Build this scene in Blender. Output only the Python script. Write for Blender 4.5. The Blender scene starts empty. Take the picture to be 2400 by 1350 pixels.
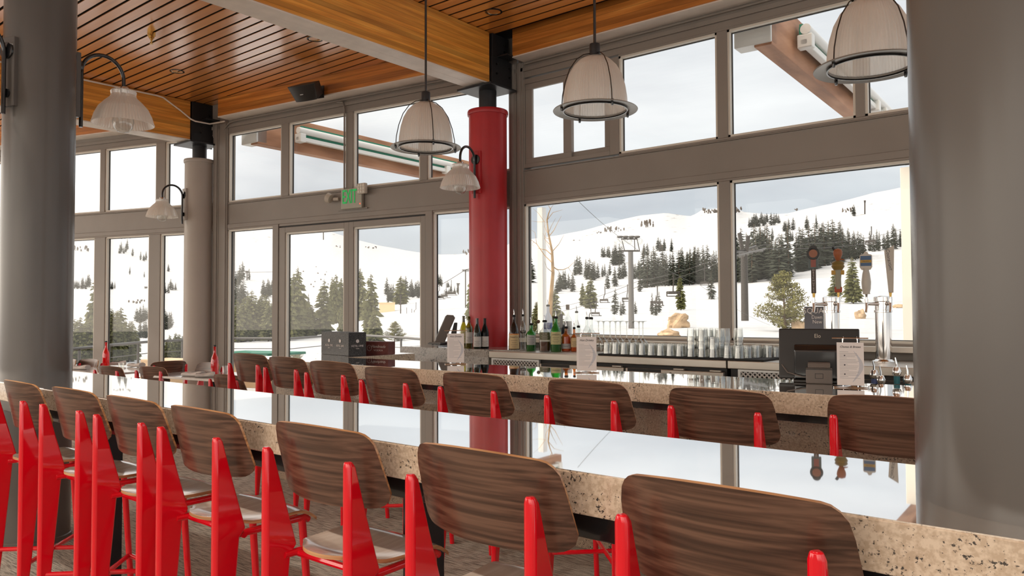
import bpy, bmesh, math, random
from math import sin, cos, pi, radians, sqrt, atan2
from mathutils import Vector, Matrix, Euler, noise
C = bpy.context.scene.collection
sc = bpy.context.scene
RND = random.Random(7)

# ---------------------------------------------------------------- camera
F, PITCH, ROLL, HEAD, EYE = 1804.04, .0302314, -.0038743, .684292474, 1.46
FW = Vector((-sin(HEAD)*cos(PITCH), cos(HEAD)*cos(PITCH), sin(PITCH)))
_r0 = Vector((cos(HEAD), sin(HEAD), 0)); _u0 = _r0.cross(FW)
RT = cos(ROLL)*_r0 + sin(ROLL)*_u0
UP = -sin(ROLL)*_r0 + cos(ROLL)*_u0
cd = bpy.data.cameras.new('camera'); cam = bpy.data.objects.new('camera', cd); C.objects.link(cam)
cd.sensor_width = 36; cd.lens = F/2400*36; cd.clip_start = .05; cd.clip_end = 3000
m = Matrix((RT, UP, -FW)).transposed().to_4x4(); m.translation = Vector((0, 0, EYE)); cam.matrix_world = m
sc.camera = cam
sc.view_settings.view_transform = 'Standard'; sc.view_settings.look = 'None'
sc.view_settings.gamma = 1; sc.view_settings.use_curve_mapping = False
sc.view_settings.exposure = 0.28

# ---------------------------------------------------------------- sky and sun
w = bpy.data.worlds.new('sky'); sc.world = w; w.use_nodes = True
nt = w.node_tree; N = nt.nodes; L = nt.links
bg = N['Background']
tc = N.new('ShaderNodeTexCoord')
sp = N.new('ShaderNodeSeparateXYZ'); L.new(tc.outputs['Generated'], sp.inputs[0])
cr = N.new('ShaderNodeValToRGB'); L.new(sp.outputs['Z'], cr.inputs[0])
e = cr.color_ramp.elements
e[0].position = 0.0; e[0].color = (.66, .68, .70, 1)
e[1].position = .9; e[1].color = (.80, .83, .86, 1)
x = cr.color_ramp.elements.new(.07); x.color = (.60, .63, .65, 1)
x = cr.color_ramp.elements.new(.12); x.color = (.56, .60, .64, 1)
x = cr.color_ramp.elements.new(.24); x.color = (.76, .775, .79, 1)
mp = N.new('ShaderNodeMapping'); mp.inputs['Scale'].default_value = (1.6, 1.6, 7)
L.new(tc.outputs['Generated'], mp.inputs[0])
nz = N.new('ShaderNodeTexNoise'); nz.inputs['Scale'].default_value = 1.5; nz.inputs['Detail'].default_value = 5
L.new(mp.outputs[0], nz.inputs['Vector'])
c2 = N.new('ShaderNodeValToRGB'); L.new(nz.outputs['Fac'], c2.inputs[0])
c2.color_ramp.elements[0].position = .3; c2.color_ramp.elements[0].color = (.88, .89, .91, 1)
c2.color_ramp.elements[1].position = .62; c2.color_ramp.elements[1].color = (1.2, 1.2, 1.18, 1)
mx = N.new('ShaderNodeMix'); mx.data_type = 'RGBA'; mx.blend_type = 'MULTIPLY'; mx.inputs[0].default_value = 1
L.new(cr.outputs[0], mx.inputs[6]); L.new(c2.outputs[0], mx.inputs[7])
# the overcast is brighter on the sun's side of the sky (behind the viewer)
vm = N.new('ShaderNodeVectorMath'); vm.operation = 'DOT_PRODUCT'; vm.inputs[1].default_value = (-.45, -.75, .48)
L.new(tc.outputs['Generated'], vm.inputs[0])
mr = N.new('ShaderNodeMapRange'); mr.inputs[1].default_value = .0; mr.inputs[2].default_value = 1
mr.inputs[3].default_value = .92; mr.inputs[4].default_value = 4.2
wm = N.new('ShaderNodeMix'); wm.data_type = 'RGBA'; wm.inputs[6].default_value = (1, 1, 1, 1); wm.inputs[7].default_value = (1, .86, .72, 1)
cl = N.new('ShaderNodeMapRange'); cl.inputs[1].default_value = -.1; cl.inputs[2].default_value = .6; L.new(vm.outputs['Value'], cl.inputs[0]); L.new(cl.outputs[0], wm.inputs[0])
m3 = N.new('ShaderNodeMix'); m3.data_type = 'RGBA'; m3.blend_type = 'MULTIPLY'; m3.inputs[0].default_value = 1; L.new(mx.outputs[2], m3.inputs[6]); L.new(wm.outputs[2], m3.inputs[7])
L.new(vm.outputs['Value'], mr.inputs[0]); L.new(m3.outputs[2], bg.inputs[0]); L.new(mr.outputs[0], bg.inputs[1])
sd = bpy.data.lights.new('sun', 'SUN'); sd.energy = 1.2; sd.angle = radians(1.5); sd.color = (1, .95, .89)
so = bpy.data.objects.new('sun', sd); C.objects.link(so)
SUN = Vector((-.80, -.42, .50)).normalized()
so.rotation_euler = SUN.to_track_quat('Z', 'Y').to_euler()

# ---------------------------------------------------------------- picture-to-place helpers
CP = Vector((0, 0, EYE))
def ray(x, y): return FW + (x-1200)/F*RT - (y-675)/F*UP
def onZ(x, y, z): d = ray(x, y); return CP + d*((z-EYE)/d.z)
def onY(x, y, Y): d = ray(x, y); return CP + d*(Y/d.y)

# ---------------------------------------------------------------- tags
def tag(o, label=None, cat=None, group=None, kind=None):
    if label: o['label'] = label
    if cat: o['category'] = cat
    if group: o['group'] = group
    if kind: o['kind'] = kind
    return o
ORD = ['second', 'third', 'fourth', 'fifth', 'sixth', 'seventh', 'eighth', 'ninth', 'tenth', 'eleventh', 'twelfth', 'thirteenth']
def place_word(i, n):
    if n == 2: return ['left-hand', 'right-hand'][i]
    if n == 3: return ['left-hand', 'middle', 'right-hand'][i]
    return 'leftmost' if i == 0 else ('rightmost' if i == n-1 else ORD[i-1]+'-from-left')
def thing(name, label, cat, loc=(0, 0, 0), rz=0, group=None):
    o = bpy.data.objects.new(name, None); C.objects.link(o); o.location = loc; o.rotation_euler = (0, 0, rz)
    o.empty_display_size = .05
    return tag(o, label, cat, group)
def copy_tree(o, parent=None):
    c = o.copy(); C.objects.link(c)
    if parent: c.parent = parent
    for ch in [k for k in KIDS.get(o.name, [])]:
        k = copy_tree(ch, c); KIDS.setdefault(c.name, []).append(k)
    return c
KIDS = {}

# ---------------------------------------------------------------- materials
MATS = {}
def newmat(name):
    m = bpy.data.materials.new(name); m.use_nodes = True; MATS[name] = m
    return m, m.node_tree.nodes, m.node_tree.links, m.node_tree.nodes['Principled BSDF']
def plain(name, col, rough=.5, metal=0, coat=0, spec=.5, var=0, scale=8, bump=0, emis=0, alpha=1, trans=0, ior=1.45):
    m, N, L, b = newmat(name)
    b.inputs['Base Color'].default_value = (*col, 1); b.inputs['Roughness'].default_value = rough
    b.inputs['Metallic'].default_value = metal; b.inputs['Coat Weight'].default_value = coat
    b.inputs['Coat Roughness'].default_value = .06
    b.inputs['Specular IOR Level'].default_value = spec; b.inputs['IOR'].default_value = ior
    b.inputs['Transmission Weight'].default_value = trans
    if emis: b.inputs['Emission Color'].default_value = (*col, 1); b.inputs['Emission Strength'].default_value = emis
    if var or bump:
        t = N.new('ShaderNodeTexCoord'); n = N.new('ShaderNodeTexNoise'); n.inputs['Scale'].default_value = scale
        n.inputs['Detail'].default_value = 5; L.new(t.outputs['Object'], n.inputs['Vector'])
        if var:
            r = N.new('ShaderNodeValToRGB'); L.new(n.outputs['Fac'], r.inputs[0])
            r.color_ramp.elements[0].position = .3; r.color_ramp.elements[1].position = .7
            r.color_ramp.elements[0].color = (*[c*(1-var) for c in col], 1)
            r.color_ramp.elements[1].color = (*[min(1, c*(1+var)) for c in col], 1)
            L.new(r.outputs[0], b.inputs['Base Color'])
        if bump:
            bp = N.new('ShaderNodeBump'); bp.inputs['Strength'].default_value = bump; bp.inputs['Distance'].default_value = .01
            L.new(n.outputs['Fac'], bp.inputs['Height']); L.new(bp.outputs[0], b.inputs['Normal'])
    return m
def wood(name, c1, c2, c3, scale=(1, 14, 14), nscale=3, rough=.35, coat=.0, knots=0, rings=2.2, lam=0, bump=0, spec=.5):
    m, N, L, b = newmat(name)
    t = N.new('ShaderNodeTexCoord'); mp = N.new('ShaderNodeMapping'); mp.inputs['Scale'].default_value = scale
    oi = N.new('ShaderNodeObjectInfo'); ad = N.new('ShaderNodeVectorMath'); ad.operation = 'ADD'
    ml = N.new('ShaderNodeVectorMath'); ml.operation = 'SCALE'; ml.inputs['Scale'].default_value = 37
    cx = N.new('ShaderNodeCombineXYZ'); L.new(oi.outputs['Random'], cx.inputs[0]); L.new(oi.outputs['Random'], cx.inputs[1]); L.new(oi.outputs['Random'], cx.inputs[2])
    L.new(cx.outputs[0], ml.inputs[0]); L.new(t.outputs['Object'], ad.inputs[0]); L.new(ml.outputs[0], ad.inputs[1])
    L.new(ad.outputs[0], mp.inputs[0])
    n1 = N.new('ShaderNodeTexNoise'); n1.inputs['Scale'].default_value = nscale; n1.inputs['Detail'].default_value = 6
    n1.inputs['Distortion'].default_value = .25
    L.new(mp.outputs[0], n1.inputs['Vector'])
    n2 = N.new('ShaderNodeTexNoise'); n2.inputs['Scale'].default_value = nscale*.35; n2.inputs['Detail'].default_value = 1
    L.new(mp.outputs[0], n2.inputs['Vector'])
    ms = N.new('ShaderNodeMath'); ms.operation = 'MULTIPLY'; ms.inputs[1].default_value = rings*10; L.new(n2.outputs['Fac'], ms.inputs[0])
    sn = N.new('ShaderNodeMath'); sn.operation = 'SINE'; L.new(ms.outputs[0], sn.inputs[0])
    a = N.new('ShaderNodeMath'); a.operation = 'MULTIPLY_ADD'; a.inputs[1].default_value = .16
    L.new(sn.outputs[0], a.inputs[0]); L.new(n1.outputs['Fac'], a.inputs[2])
    r = N.new('ShaderNodeValToRGB'); L.new(a.outputs[0], r.inputs[0])
    r.color_ramp.elements[0].position = .26; r.color_ramp.elements[0].color = (*c1, 1)
    r.color_ramp.elements[1].position = .74; r.color_ramp.elements[1].color = (*c3, 1)
    k = r.color_ramp.elements.new(.5); k.color = (*c2, 1)
    out = r.outputs[0]
    if lam:      # glued laminations
        s = N.new('ShaderNodeSeparateXYZ'); L.new(t.outputs['Object'], s.inputs[0])
        q = N.new('ShaderNodeMath'); q.operation = 'DIVIDE'; q.inputs[1].default_value = lam; L.new(s.outputs['Z'], q.inputs[0])
        fl = N.new('ShaderNodeMath'); fl.operation = 'FLOOR'; L.new(q.outputs[0], fl.inputs[0])
        wn = N.new('ShaderNodeTexWhiteNoise'); wn.noise_dimensions = '1D'; L.new(fl.outputs[0], wn.inputs['W'])
        mr = N.new('ShaderNodeMapRange'); mr.inputs[3].default_value = .72; mr.inputs[4].default_value = 1.22; L.new(wn.outputs['Value'], mr.inputs[0])
        fr = N.new('ShaderNodeMath'); fr.operation = 'FRACT'; L.new(q.outputs[0], fr.inputs[0])
        gt = N.new('ShaderNodeMath'); gt.operation = 'GREATER_THAN'; gt.inputs[1].default_value = .07; L.new(fr.outputs[0], gt.inputs[0])
        m2 = N.new('ShaderNodeMapRange'); m2.inputs[3].default_value = .62; m2.inputs[4].default_value = 1; L.new(gt.outputs[0], m2.inputs[0])
        mm = N.new('ShaderNodeMath'); mm.operation = 'MULTIPLY'; L.new(mr.outputs[0], mm.inputs[0]); L.new(m2.outputs[0], mm.inputs[1])
        vs = N.new('ShaderNodeVectorMath'); vs.operation = 'SCALE'; L.new(out, vs.inputs[0]); L.new(mm.outputs[0], vs.inputs['Scale'])
        out = vs.outputs[0]
    if knots:
        mk = N.new('ShaderNodeMapping'); mk.inputs['Scale'].default_value = (scale[0]*1.6, scale[1]*.35, scale[2]*.35); L.new(ad.outputs[0], mk.inputs[0])
        v = N.new('ShaderNodeTexVoronoi'); v.inputs['Scale'].default_value = knots; L.new(mk.outputs[0], v.inputs['Vector'])
        rr = N.new('ShaderNodeValToRGB'); L.new(v.outputs['Distance'], rr.inputs[0])
        rr.color_ramp.elements[0].position = .05; rr.color_ramp.elements[0].color = (.22, .11, .06, 1)
        rr.color_ramp.elements[1].position = .13; rr.color_ramp.elements[1].color = (1, 1, 1, 1)
        mx = N.new('ShaderNodeMix'); mx.data_type = 'RGBA'; mx.blend_type = 'MULTIPLY'; mx.inputs[0].default_value = 1
        L.new(out, mx.inputs[6]); L.new(rr.outputs[0], mx.inputs[7]); out = mx.outputs[2]
    L.new(out, b.inputs['Base Color']); b.inputs['Roughness'].default_value = rough; b.inputs['Coat Weight'].default_value = coat
    b.inputs['Coat Roughness'].default_value = .08; b.inputs['Specular IOR Level'].default_value = spec
    if bump:
        bp = N.new('ShaderNodeBump'); bp.inputs['Strength'].default_value = bump; bp.inputs['Distance'].default_value = .004
        L.new(n1.outputs['Fac'], bp.inputs['Height']); L.new(bp.outputs[0], b.inputs['Normal'])
    return m
def granite(name, base, dark, light, rough=.12, gloss=0, vein=True, scale=1.0):
    m, N, L, b = newmat(name)
    t = N.new('ShaderNodeTexCoord')
    n1 = N.new('ShaderNodeTexNoise'); n1.inputs['Scale'].default_value = 120*scale; n1.inputs['Detail'].default_value = 3; n1.inputs['Roughness'].default_value = .6
    n2 = N.new('ShaderNodeTexNoise'); n2.inputs['Scale'].default_value = 5*scale; n2.inputs['Detail'].default_value = 5; n2.inputs['Distortion'].default_value = 2.2
    n3 = N.new('ShaderNodeTexNoise'); n3.inputs['Scale'].default_value = 110*scale; n3.inputs['Detail'].default_value = 2
    mp = N.new('ShaderNodeMapping'); mp.inputs['Rotation'].default_value = (.2, .5, .7); mp.inputs['Scale'].default_value = (1, 1, 2.2)
    L.new(t.outputs['Object'], mp.inputs[0])
    for n in (n1, n3): L.new(t.outputs['Object'], n.inputs['Vector'])
    L.new(mp.outputs[0], n2.inputs['Vector'])
    r1 = N.new('ShaderNodeValToRGB'); L.new(n3.outputs['Fac'], r1.inputs[0])
    r1.color_ramp.elements[0].position = .38; r1.color_ramp.elements[0].color = (*base, 1)
    r1.color_ramp.elements[1].position = .62; r1.color_ramp.elements[1].color = (*light, 1)
    # speck threshold depends on broad clouds, so specks gather in veins
    ad = N.new('ShaderNodeMath'); ad.operation = 'MULTIPLY_ADD'; ad.inputs[1].default_value = .55
    L.new(n2.outputs['Fac'], ad.inputs[0]); L.new(n1.outputs['Fac'], ad.inputs[2])
    r2 = N.new('ShaderNodeValToRGB'); L.new(ad.outputs[0], r2.inputs[0])
    r2.color_ramp.elements[0].position = .64; r2.color_ramp.elements[0].color = (1, 1, 1, 1)
    r2.color_ramp.elements[1].position = .69; r2.color_ramp.elements[1].color = (0, 0, 0, 1)
    fb = N.new('ShaderNodeMath'); fb.operation = 'SUBTRACT'; fb.inputs[0].default_value = 1.59; L.new(ad.outputs[0], fb.inputs[1])
    L.new(fb.outputs[0], r2.inputs[0])
    r2.color_ramp.elements[0].position = .64; r2.color_ramp.elements[1].position = .70
    r2.color_ramp.elements[0].color = (1, 1, 1, 1); r2.color_ramp.elements[1].color = (1, 1, 1, 1)
    r2.color_ramp.elements[0].color = (0, 0, 0, 1)
    m1 = N.new('ShaderNodeMix'); m1.data_type = 'RGBA'; m1.inputs[7].default_value = (*dark, 1)
    L.new(r1.outputs[0], m1.inputs[7]); m1.inputs[6].default_value = (*dark, 1); L.new(r2.outputs[0], m1.inputs[0])
    L.new(m1.outputs[2], b.inputs['Base Color']); b.inputs['Roughness'].default_value = rough
    b.inputs['Coat Weight'].default_value = .6; b.inputs['Coat Roughness'].default_value = .05
    if gloss:    # polished: strong clear mirror reflection
        g = N.new('ShaderNodeBsdfGlossy'); g.inputs['Roughness'].default_value = .02; g.inputs['Color'].default_value = (1, 1, 1, 1)
        lw = N.new('ShaderNodeLayerWeight'); lw.inputs['Blend'].default_value = gloss
        mxs = N.new('ShaderNodeMixShader'); L.new(lw.outputs['Facing'], mxs.inputs[0]); L.new(b.outputs[0], mxs.inputs[1]); L.new(g.outputs[0], mxs.inputs[2])
        L.new(mxs.outputs[0], N['Material Output'].inputs[0])
    return m
def thinglass(name, tint=(1, 1, 1), gl=.05, edge=.6, rough=.0, body=0, bodycol=(.8, .8, .8), col2=(1, 1, 1), rim=None):
    m, N, L, b = newmat(name); N.remove(b)
    tr = N.new('ShaderNodeBsdfTransparent'); tr.inputs[0].default_value = (*tint, 1)
    g = N.new('ShaderNodeBsdfGlossy'); g.inputs['Roughness'].default_value = rough; g.inputs[0].default_value = (*col2, 1)
    lw = N.new('ShaderNodeLayerWeight'); lw.inputs['Blend'].default_value = .3
    if rim:
        rr = N.new('ShaderNodeValToRGB'); L.new(lw.outputs['Facing'], rr.inputs[0]); rr.color_ramp.elements[0].position = .35; rr.color_ramp.elements[0].color = (*tint, 1)
        rr.color_ramp.elements[1].position = .95; rr.color_ramp.elements[1].color = (*rim, 1); L.new(rr.outputs[0], tr.inputs[0])
    mr = N.new('ShaderNodeMapRange'); mr.inputs[3].default_value = gl; mr.inputs[4].default_value = edge; L.new(lw.outputs['Facing'], mr.inputs[0])
    mx = N.new('ShaderNodeMixShader'); L.new(mr.outputs[0], mx.inputs[0]); L.new(tr.outputs[0], mx.inputs[1]); L.new(g.outputs[0], mx.inputs[2])
    out = mx
    if body:
        tl = N.new('ShaderNodeBsdfTranslucent'); tl.inputs[0].default_value = (*bodycol, 1)
        df = N.new('ShaderNodeBsdfDiffuse'); df.inputs[0].default_value = (*bodycol, 1)
        m3 = N.new('ShaderNodeMixShader'); m3.inputs[0].default_value = .5; L.new(tl.outputs[0], m3.inputs[1]); L.new(df.outputs[0], m3.inputs[2])
        m2 = N.new('ShaderNodeMixShader'); m2.inputs[0].default_value = body; L.new(mx.outputs[0], m2.inputs[1]); L.new(m3.outputs[0], m2.inputs[2]); out = m2
    L.new(out.outputs[0], N['Material Output'].inputs[0])
    return m

M = {}
M['trim'] = plain('painted_trim', (.265, .235, .205), .45, var=.04, scale=3)
M['jamb'] = plain('pale_window_stop', (.70, .66, .58), .4)
M['gasket'] = plain('dark_gasket', (.03, .03, .03), .6)
M['soffit'] = plain('white_painted_timber', (.78, .70, .62), .42, var=.08, scale=6)
M['alu'] = plain('silver_window_edge', (.72, .74, .73), .35, metal=.3)
M['glass'] = thinglass('window_glass', (.985, .99, .99), .006, .12)
M['floor'] = None
M['grey_col'] = plain('grey_satin_paint', (.108, .099, .091), .24, var=.05, scale=2, bump=.05)
M['white_col'] = plain('offwhite_satin_paint', (.42, .37, .32), .4, var=.05, scale=2)
M['red_col'] = plain('red_satin_paint', (.44, .018, .022), .33, var=.12, scale=3, bump=.04)
M['steel'] = plain('black_steel', (.022, .022, .024), .38, metal=.2, var=.2, scale=9)
M['blackmetal'] = plain('black_gloss_metal', (.012, .012, .013), .18, coat=.5)
M['cedar'] = wood('cedar_ceiling_board', (.68, .24, .040), (.79, .295, .052), (.88, .37, .08), (.7, 12, 9), 1.5, .30, coat=1, rings=.8, bump=.03)
MATS['cedar_ceiling_board'].node_tree.nodes['Principled BSDF'].inputs['Coat Roughness'].default_value = .2
MATS['cedar_ceiling_board'].node_tree.nodes['Principled BSDF'].inputs['Coat IOR'].default_value = 2.6
M['glulam'] = wood('glulam_side', (.62, .24, .036), (.78, .34, .055), (.90, .44, .09), (9, .9, 16), 2.0, .36, coat=.12, knots=.55, rings=.9, lam=.042)
M['glulam_x'] = wood('glulam_purlin', (.46, .16, .026), (.60, .22, .04), (.72, .31, .065), (.9, 6, 16), 2.0, .38, coat=.1, knots=.6, rings=.9, lam=.06)
M['dark'] = plain('dark_gap_shade', (.012, .008, .006), .9)
M['walnut'] = wood('walnut_veneer', (.052, .025, .015), (.098, .050, .031), (.160, .086, .055), (.7, 12, 40), 3.2, .34, coat=.22, rings=1.6)
M['ply'] = wood('ply_edge', (.35, .16, .06), (.52, .27, .12), (.66, .38, .18), (1, 1, 60), 2, .4)
M['seatwood'] = wood('seat_veneer', (.70, .57, .47), (.80, .68, .58), (.88, .78, .69), (26, 1.2, 10), 2.0, .18, coat=.6, rings=.8)
M['red'] = plain('red_gloss_enamel', (.78, .002, .014), .14, coat=.8)
M['granite'] = granite('granite_front', (.56, .44, .32), (.07, .062, .055), (.74, .62, .48), .16)
M['granite_top'] = granite('granite_polished_top', (.66, .58, .48), (.22, .20, .18), (.78, .71, .61), .08, gloss=.62)
M['granite_grey'] = granite('granite_ledge_grey', (.30, .28, .25), (.05, .05, .048), (.44, .42, .39), .2, scale=.8)
M['granite_dark'] = granite('granite_bar_face', (.30, .225, .16), (.03, .03, .03), (.42, .33, .24), .25)
M['stainless'] = plain('brushed_stainless', (.62, .58, .52), .34, metal=.7, var=.06, scale=3)
M['chrome'] = plain('chrome', (.75, .73, .71), .08, metal=1)
M['black'] = plain('black_plastic', (.018, .016, .015), .35)
M['rubber'] = plain('black_rubber', (.012, .012, .012), .7)
M['greyplastic'] = plain('grey_plastic', (.16, .14, .125), .5)
M['white'] = plain('white_paper', (.74, .70, .68), .6)
M['offwhite'] = plain('cream_plastic', (.55, .50, .42), .5)
M['ink'] = plain('dark_ink', (.06, .06, .07), .7)
M['pale_ink'] = plain('grey_ink', (.33, .32, .33), .7)
M['curve_ink'] = plain('pale_blue_grey_print', (.52, .53, .57), .7)
M['exit_green'] = plain('exit_green', (.01, .42, .09), .5, emis=.35)
M['redled'] = plain('red_led', (1, .05, .02), .4, emis=3)
M['brass'] = plain('brass', (.62, .40, .12), .25, metal=1)
M['lampglass'] = thinglass('ribbed_prismatic_glass', (.95, .94, .91), .22, .55, .2, body=.48, bodycol=(.97, .94, .90), rim=(.45, .43, .40))
M['clear'] = thinglass('clear_glass', (.90, .91, .90), .08, .45, rim=(.16, .17, .16))
M['tumbler'] = thinglass('tumbler_glass', (.95, .955, .94), .08, .55, rim=(.5, .51, .49))
M['stemglass'] = thinglass('stemware_glass', (.80, .82, .80), .14, .5, rim=(.10, .11, .10))
M['marble'] = plain('white_marble_top', (.62, .60, .57), .08, var=.12, scale=5, coat=.6)
M['napkin'] = plain('linen_napkin', (.62, .58, .55), .8, var=.06, scale=30, bump=.1)
M['stripe'] = plain('napkin_stripe', (.20, .17, .17), .8)
M['snow'] = None
M['bark'] = plain('bark', (.14, .095, .06), .9, var=.3, scale=6)
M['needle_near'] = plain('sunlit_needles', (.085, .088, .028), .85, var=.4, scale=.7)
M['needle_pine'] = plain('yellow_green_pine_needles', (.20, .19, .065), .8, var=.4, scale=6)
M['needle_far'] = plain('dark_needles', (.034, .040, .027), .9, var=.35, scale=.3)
M['rock'] = plain('tan_rock', (.42, .30, .19), .9, var=.4, scale=2, bump=.5)
M['darkrock'] = plain('dark_rock', (.12, .10, .085), .9, var=.5, scale=.1)
M['fascia'] = wood('weathered_brown_beam', (.27, .12, .06), (.40, .19, .10), (.50, .26, .15), (6, 1, 6), 1.4, .6)
M['awning_green'] = plain('green_awning_cloth', (.015, .19, .12), .7)
M['awning_white'] = plain('white_awning_metal', (.70, .69, .66), .35)
M['galv'] = plain('grey_galvanised_steel', (.10, .095, .09), .55)
M['brownsteel'] = plain('dark_brown_steel', (.030, .024, .020), .6)
M['wet'] = plain('wet_deck', (.45, .42, .38), .3, var=.2, scale=.5)
M['tan'] = plain('tan_board', (.72, .50, .30), .7, var=.08, scale=.4)

def carpet():
    m, N, L, b = newmat('striped_carpet')
    t = N.new('ShaderNodeTexCoord'); mp = N.new('ShaderNodeMapping'); mp.inputs['Rotation'].default_value = (0, 0, .18); mp.inputs['Scale'].default_value = (9, 90, 1)
    L.new(t.outputs['Object'], mp.inputs[0])
    n = N.new('ShaderNodeTexNoise'); n.inputs['Scale'].default_value = 1; n.inputs['Detail'].default_value = 4; L.new(mp.outputs[0], n.inputs['Vector'])
    n2 = N.new('ShaderNodeTexNoise'); n2.inputs['Scale'].default_value = 220; L.new(t.outputs['Object'], n2.inputs['Vector'])
    a = N.new('ShaderNodeMath'); a.operation = 'MULTIPLY_ADD'; a.inputs[1].default_value = .5; L.new(n2.outputs['Fac'], a.inputs[0]); L.new(n.outputs['Fac'], a.inputs[2])
    r = N.new('ShaderNodeValToRGB'); L.new(a.outputs[0], r.inputs[0])
    r.color_ramp.elements[0].position = .55; r.color_ramp.elements[0].color = (.13, .115, .095, 1)
    r.color_ramp.elements[1].position = .85; r.color_ramp.elements[1].color = (.52, .48, .41, 1)
    L.new(r.outputs[0], b.inputs['Base Color']); b.inputs['Roughness'].default_value = .9
    bp = N.new('ShaderNodeBump'); bp.inputs['Strength'].default_value = .6; bp.inputs['Distance'].default_value = .01
    L.new(a.outputs[0], bp.inputs['Height']); L.new(bp.outputs[0], b.inputs['Normal'])
    return m
M['floor'] = carpet()
def snow():
    m, N, L, b = newmat('snow_with_rocks')
    t = N.new('ShaderNodeTexCoord')
    mp = N.new('ShaderNodeMapping'); mp.inputs['Scale'].default_value = (1, 1, 2.6); L.new(t.outputs['Object'], mp.inputs[0])
    n = N.new('ShaderNodeTexNoise'); n.inputs['Scale'].default_value = .16; n.inputs['Detail'].default_value = 9; n.inputs['Roughness'].default_value = .62; L.new(mp.outputs[0], n.inputs['Vector'])
    n2 = N.new('ShaderNodeTexNoise'); n2.inputs['Scale'].default_value = .016; n2.inputs['Detail'].default_value = 2; L.new(mp.outputs[0], n2.inputs['Vector'])
    s = N.new('ShaderNodeSeparateXYZ'); L.new(t.outputs['Object'], s.inputs[0])
    h = N.new('ShaderNodeMapRange'); h.inputs[1].default_value = 8; h.inputs[2].default_value = 60; h.inputs[3].default_value = -.12; h.inputs[4].default_value = .035; L.new(s.outputs['Z'], h.inputs[0])
    a = N.new('ShaderNodeMath'); a.operation = 'MULTIPLY_ADD'; a.inputs[1].default_value = .42; L.new(n2.outputs['Fac'], a.inputs[0]); L.new(n.outputs['Fac'], a.inputs[2])
    a2 = N.new('ShaderNodeMath'); a2.operation = 'ADD'; L.new(a.outputs[0], a2.inputs[0]); L.new(h.outputs[0], a2.inputs[1])
    r = N.new('ShaderNodeValToRGB'); L.new(a2.outputs[0], r.inputs[0])
    r.color_ramp.elements[0].position = .90; r.color_ramp.elements[0].color = (.46, .47, .485, 1)
    r.color_ramp.elements[1].position = .925; r.color_ramp.elements[1].color = (.20, .17, .14, 1)
    L.new(r.outputs[0], b.inputs['Base Color']); b.inputs['Roughness'].default_value = .8; b.inputs['Specular IOR Level'].default_value = .1
    n4 = N.new('ShaderNodeTexNoise'); n4.inputs['Scale'].default_value = .5; n4.inputs['Detail'].default_value = 5; L.new(t.outputs['Object'], n4.inputs['Vector'])
    bp = N.new('ShaderNodeBump'); bp.inputs['Strength'].default_value = .7; bp.inputs['Distance'].default_value = .5
    L.new(n4.outputs['Fac'], bp.inputs['Height']); L.new(bp.outputs[0], b.inputs['Normal'])
    return m
M['snow'] = snow()

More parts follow.
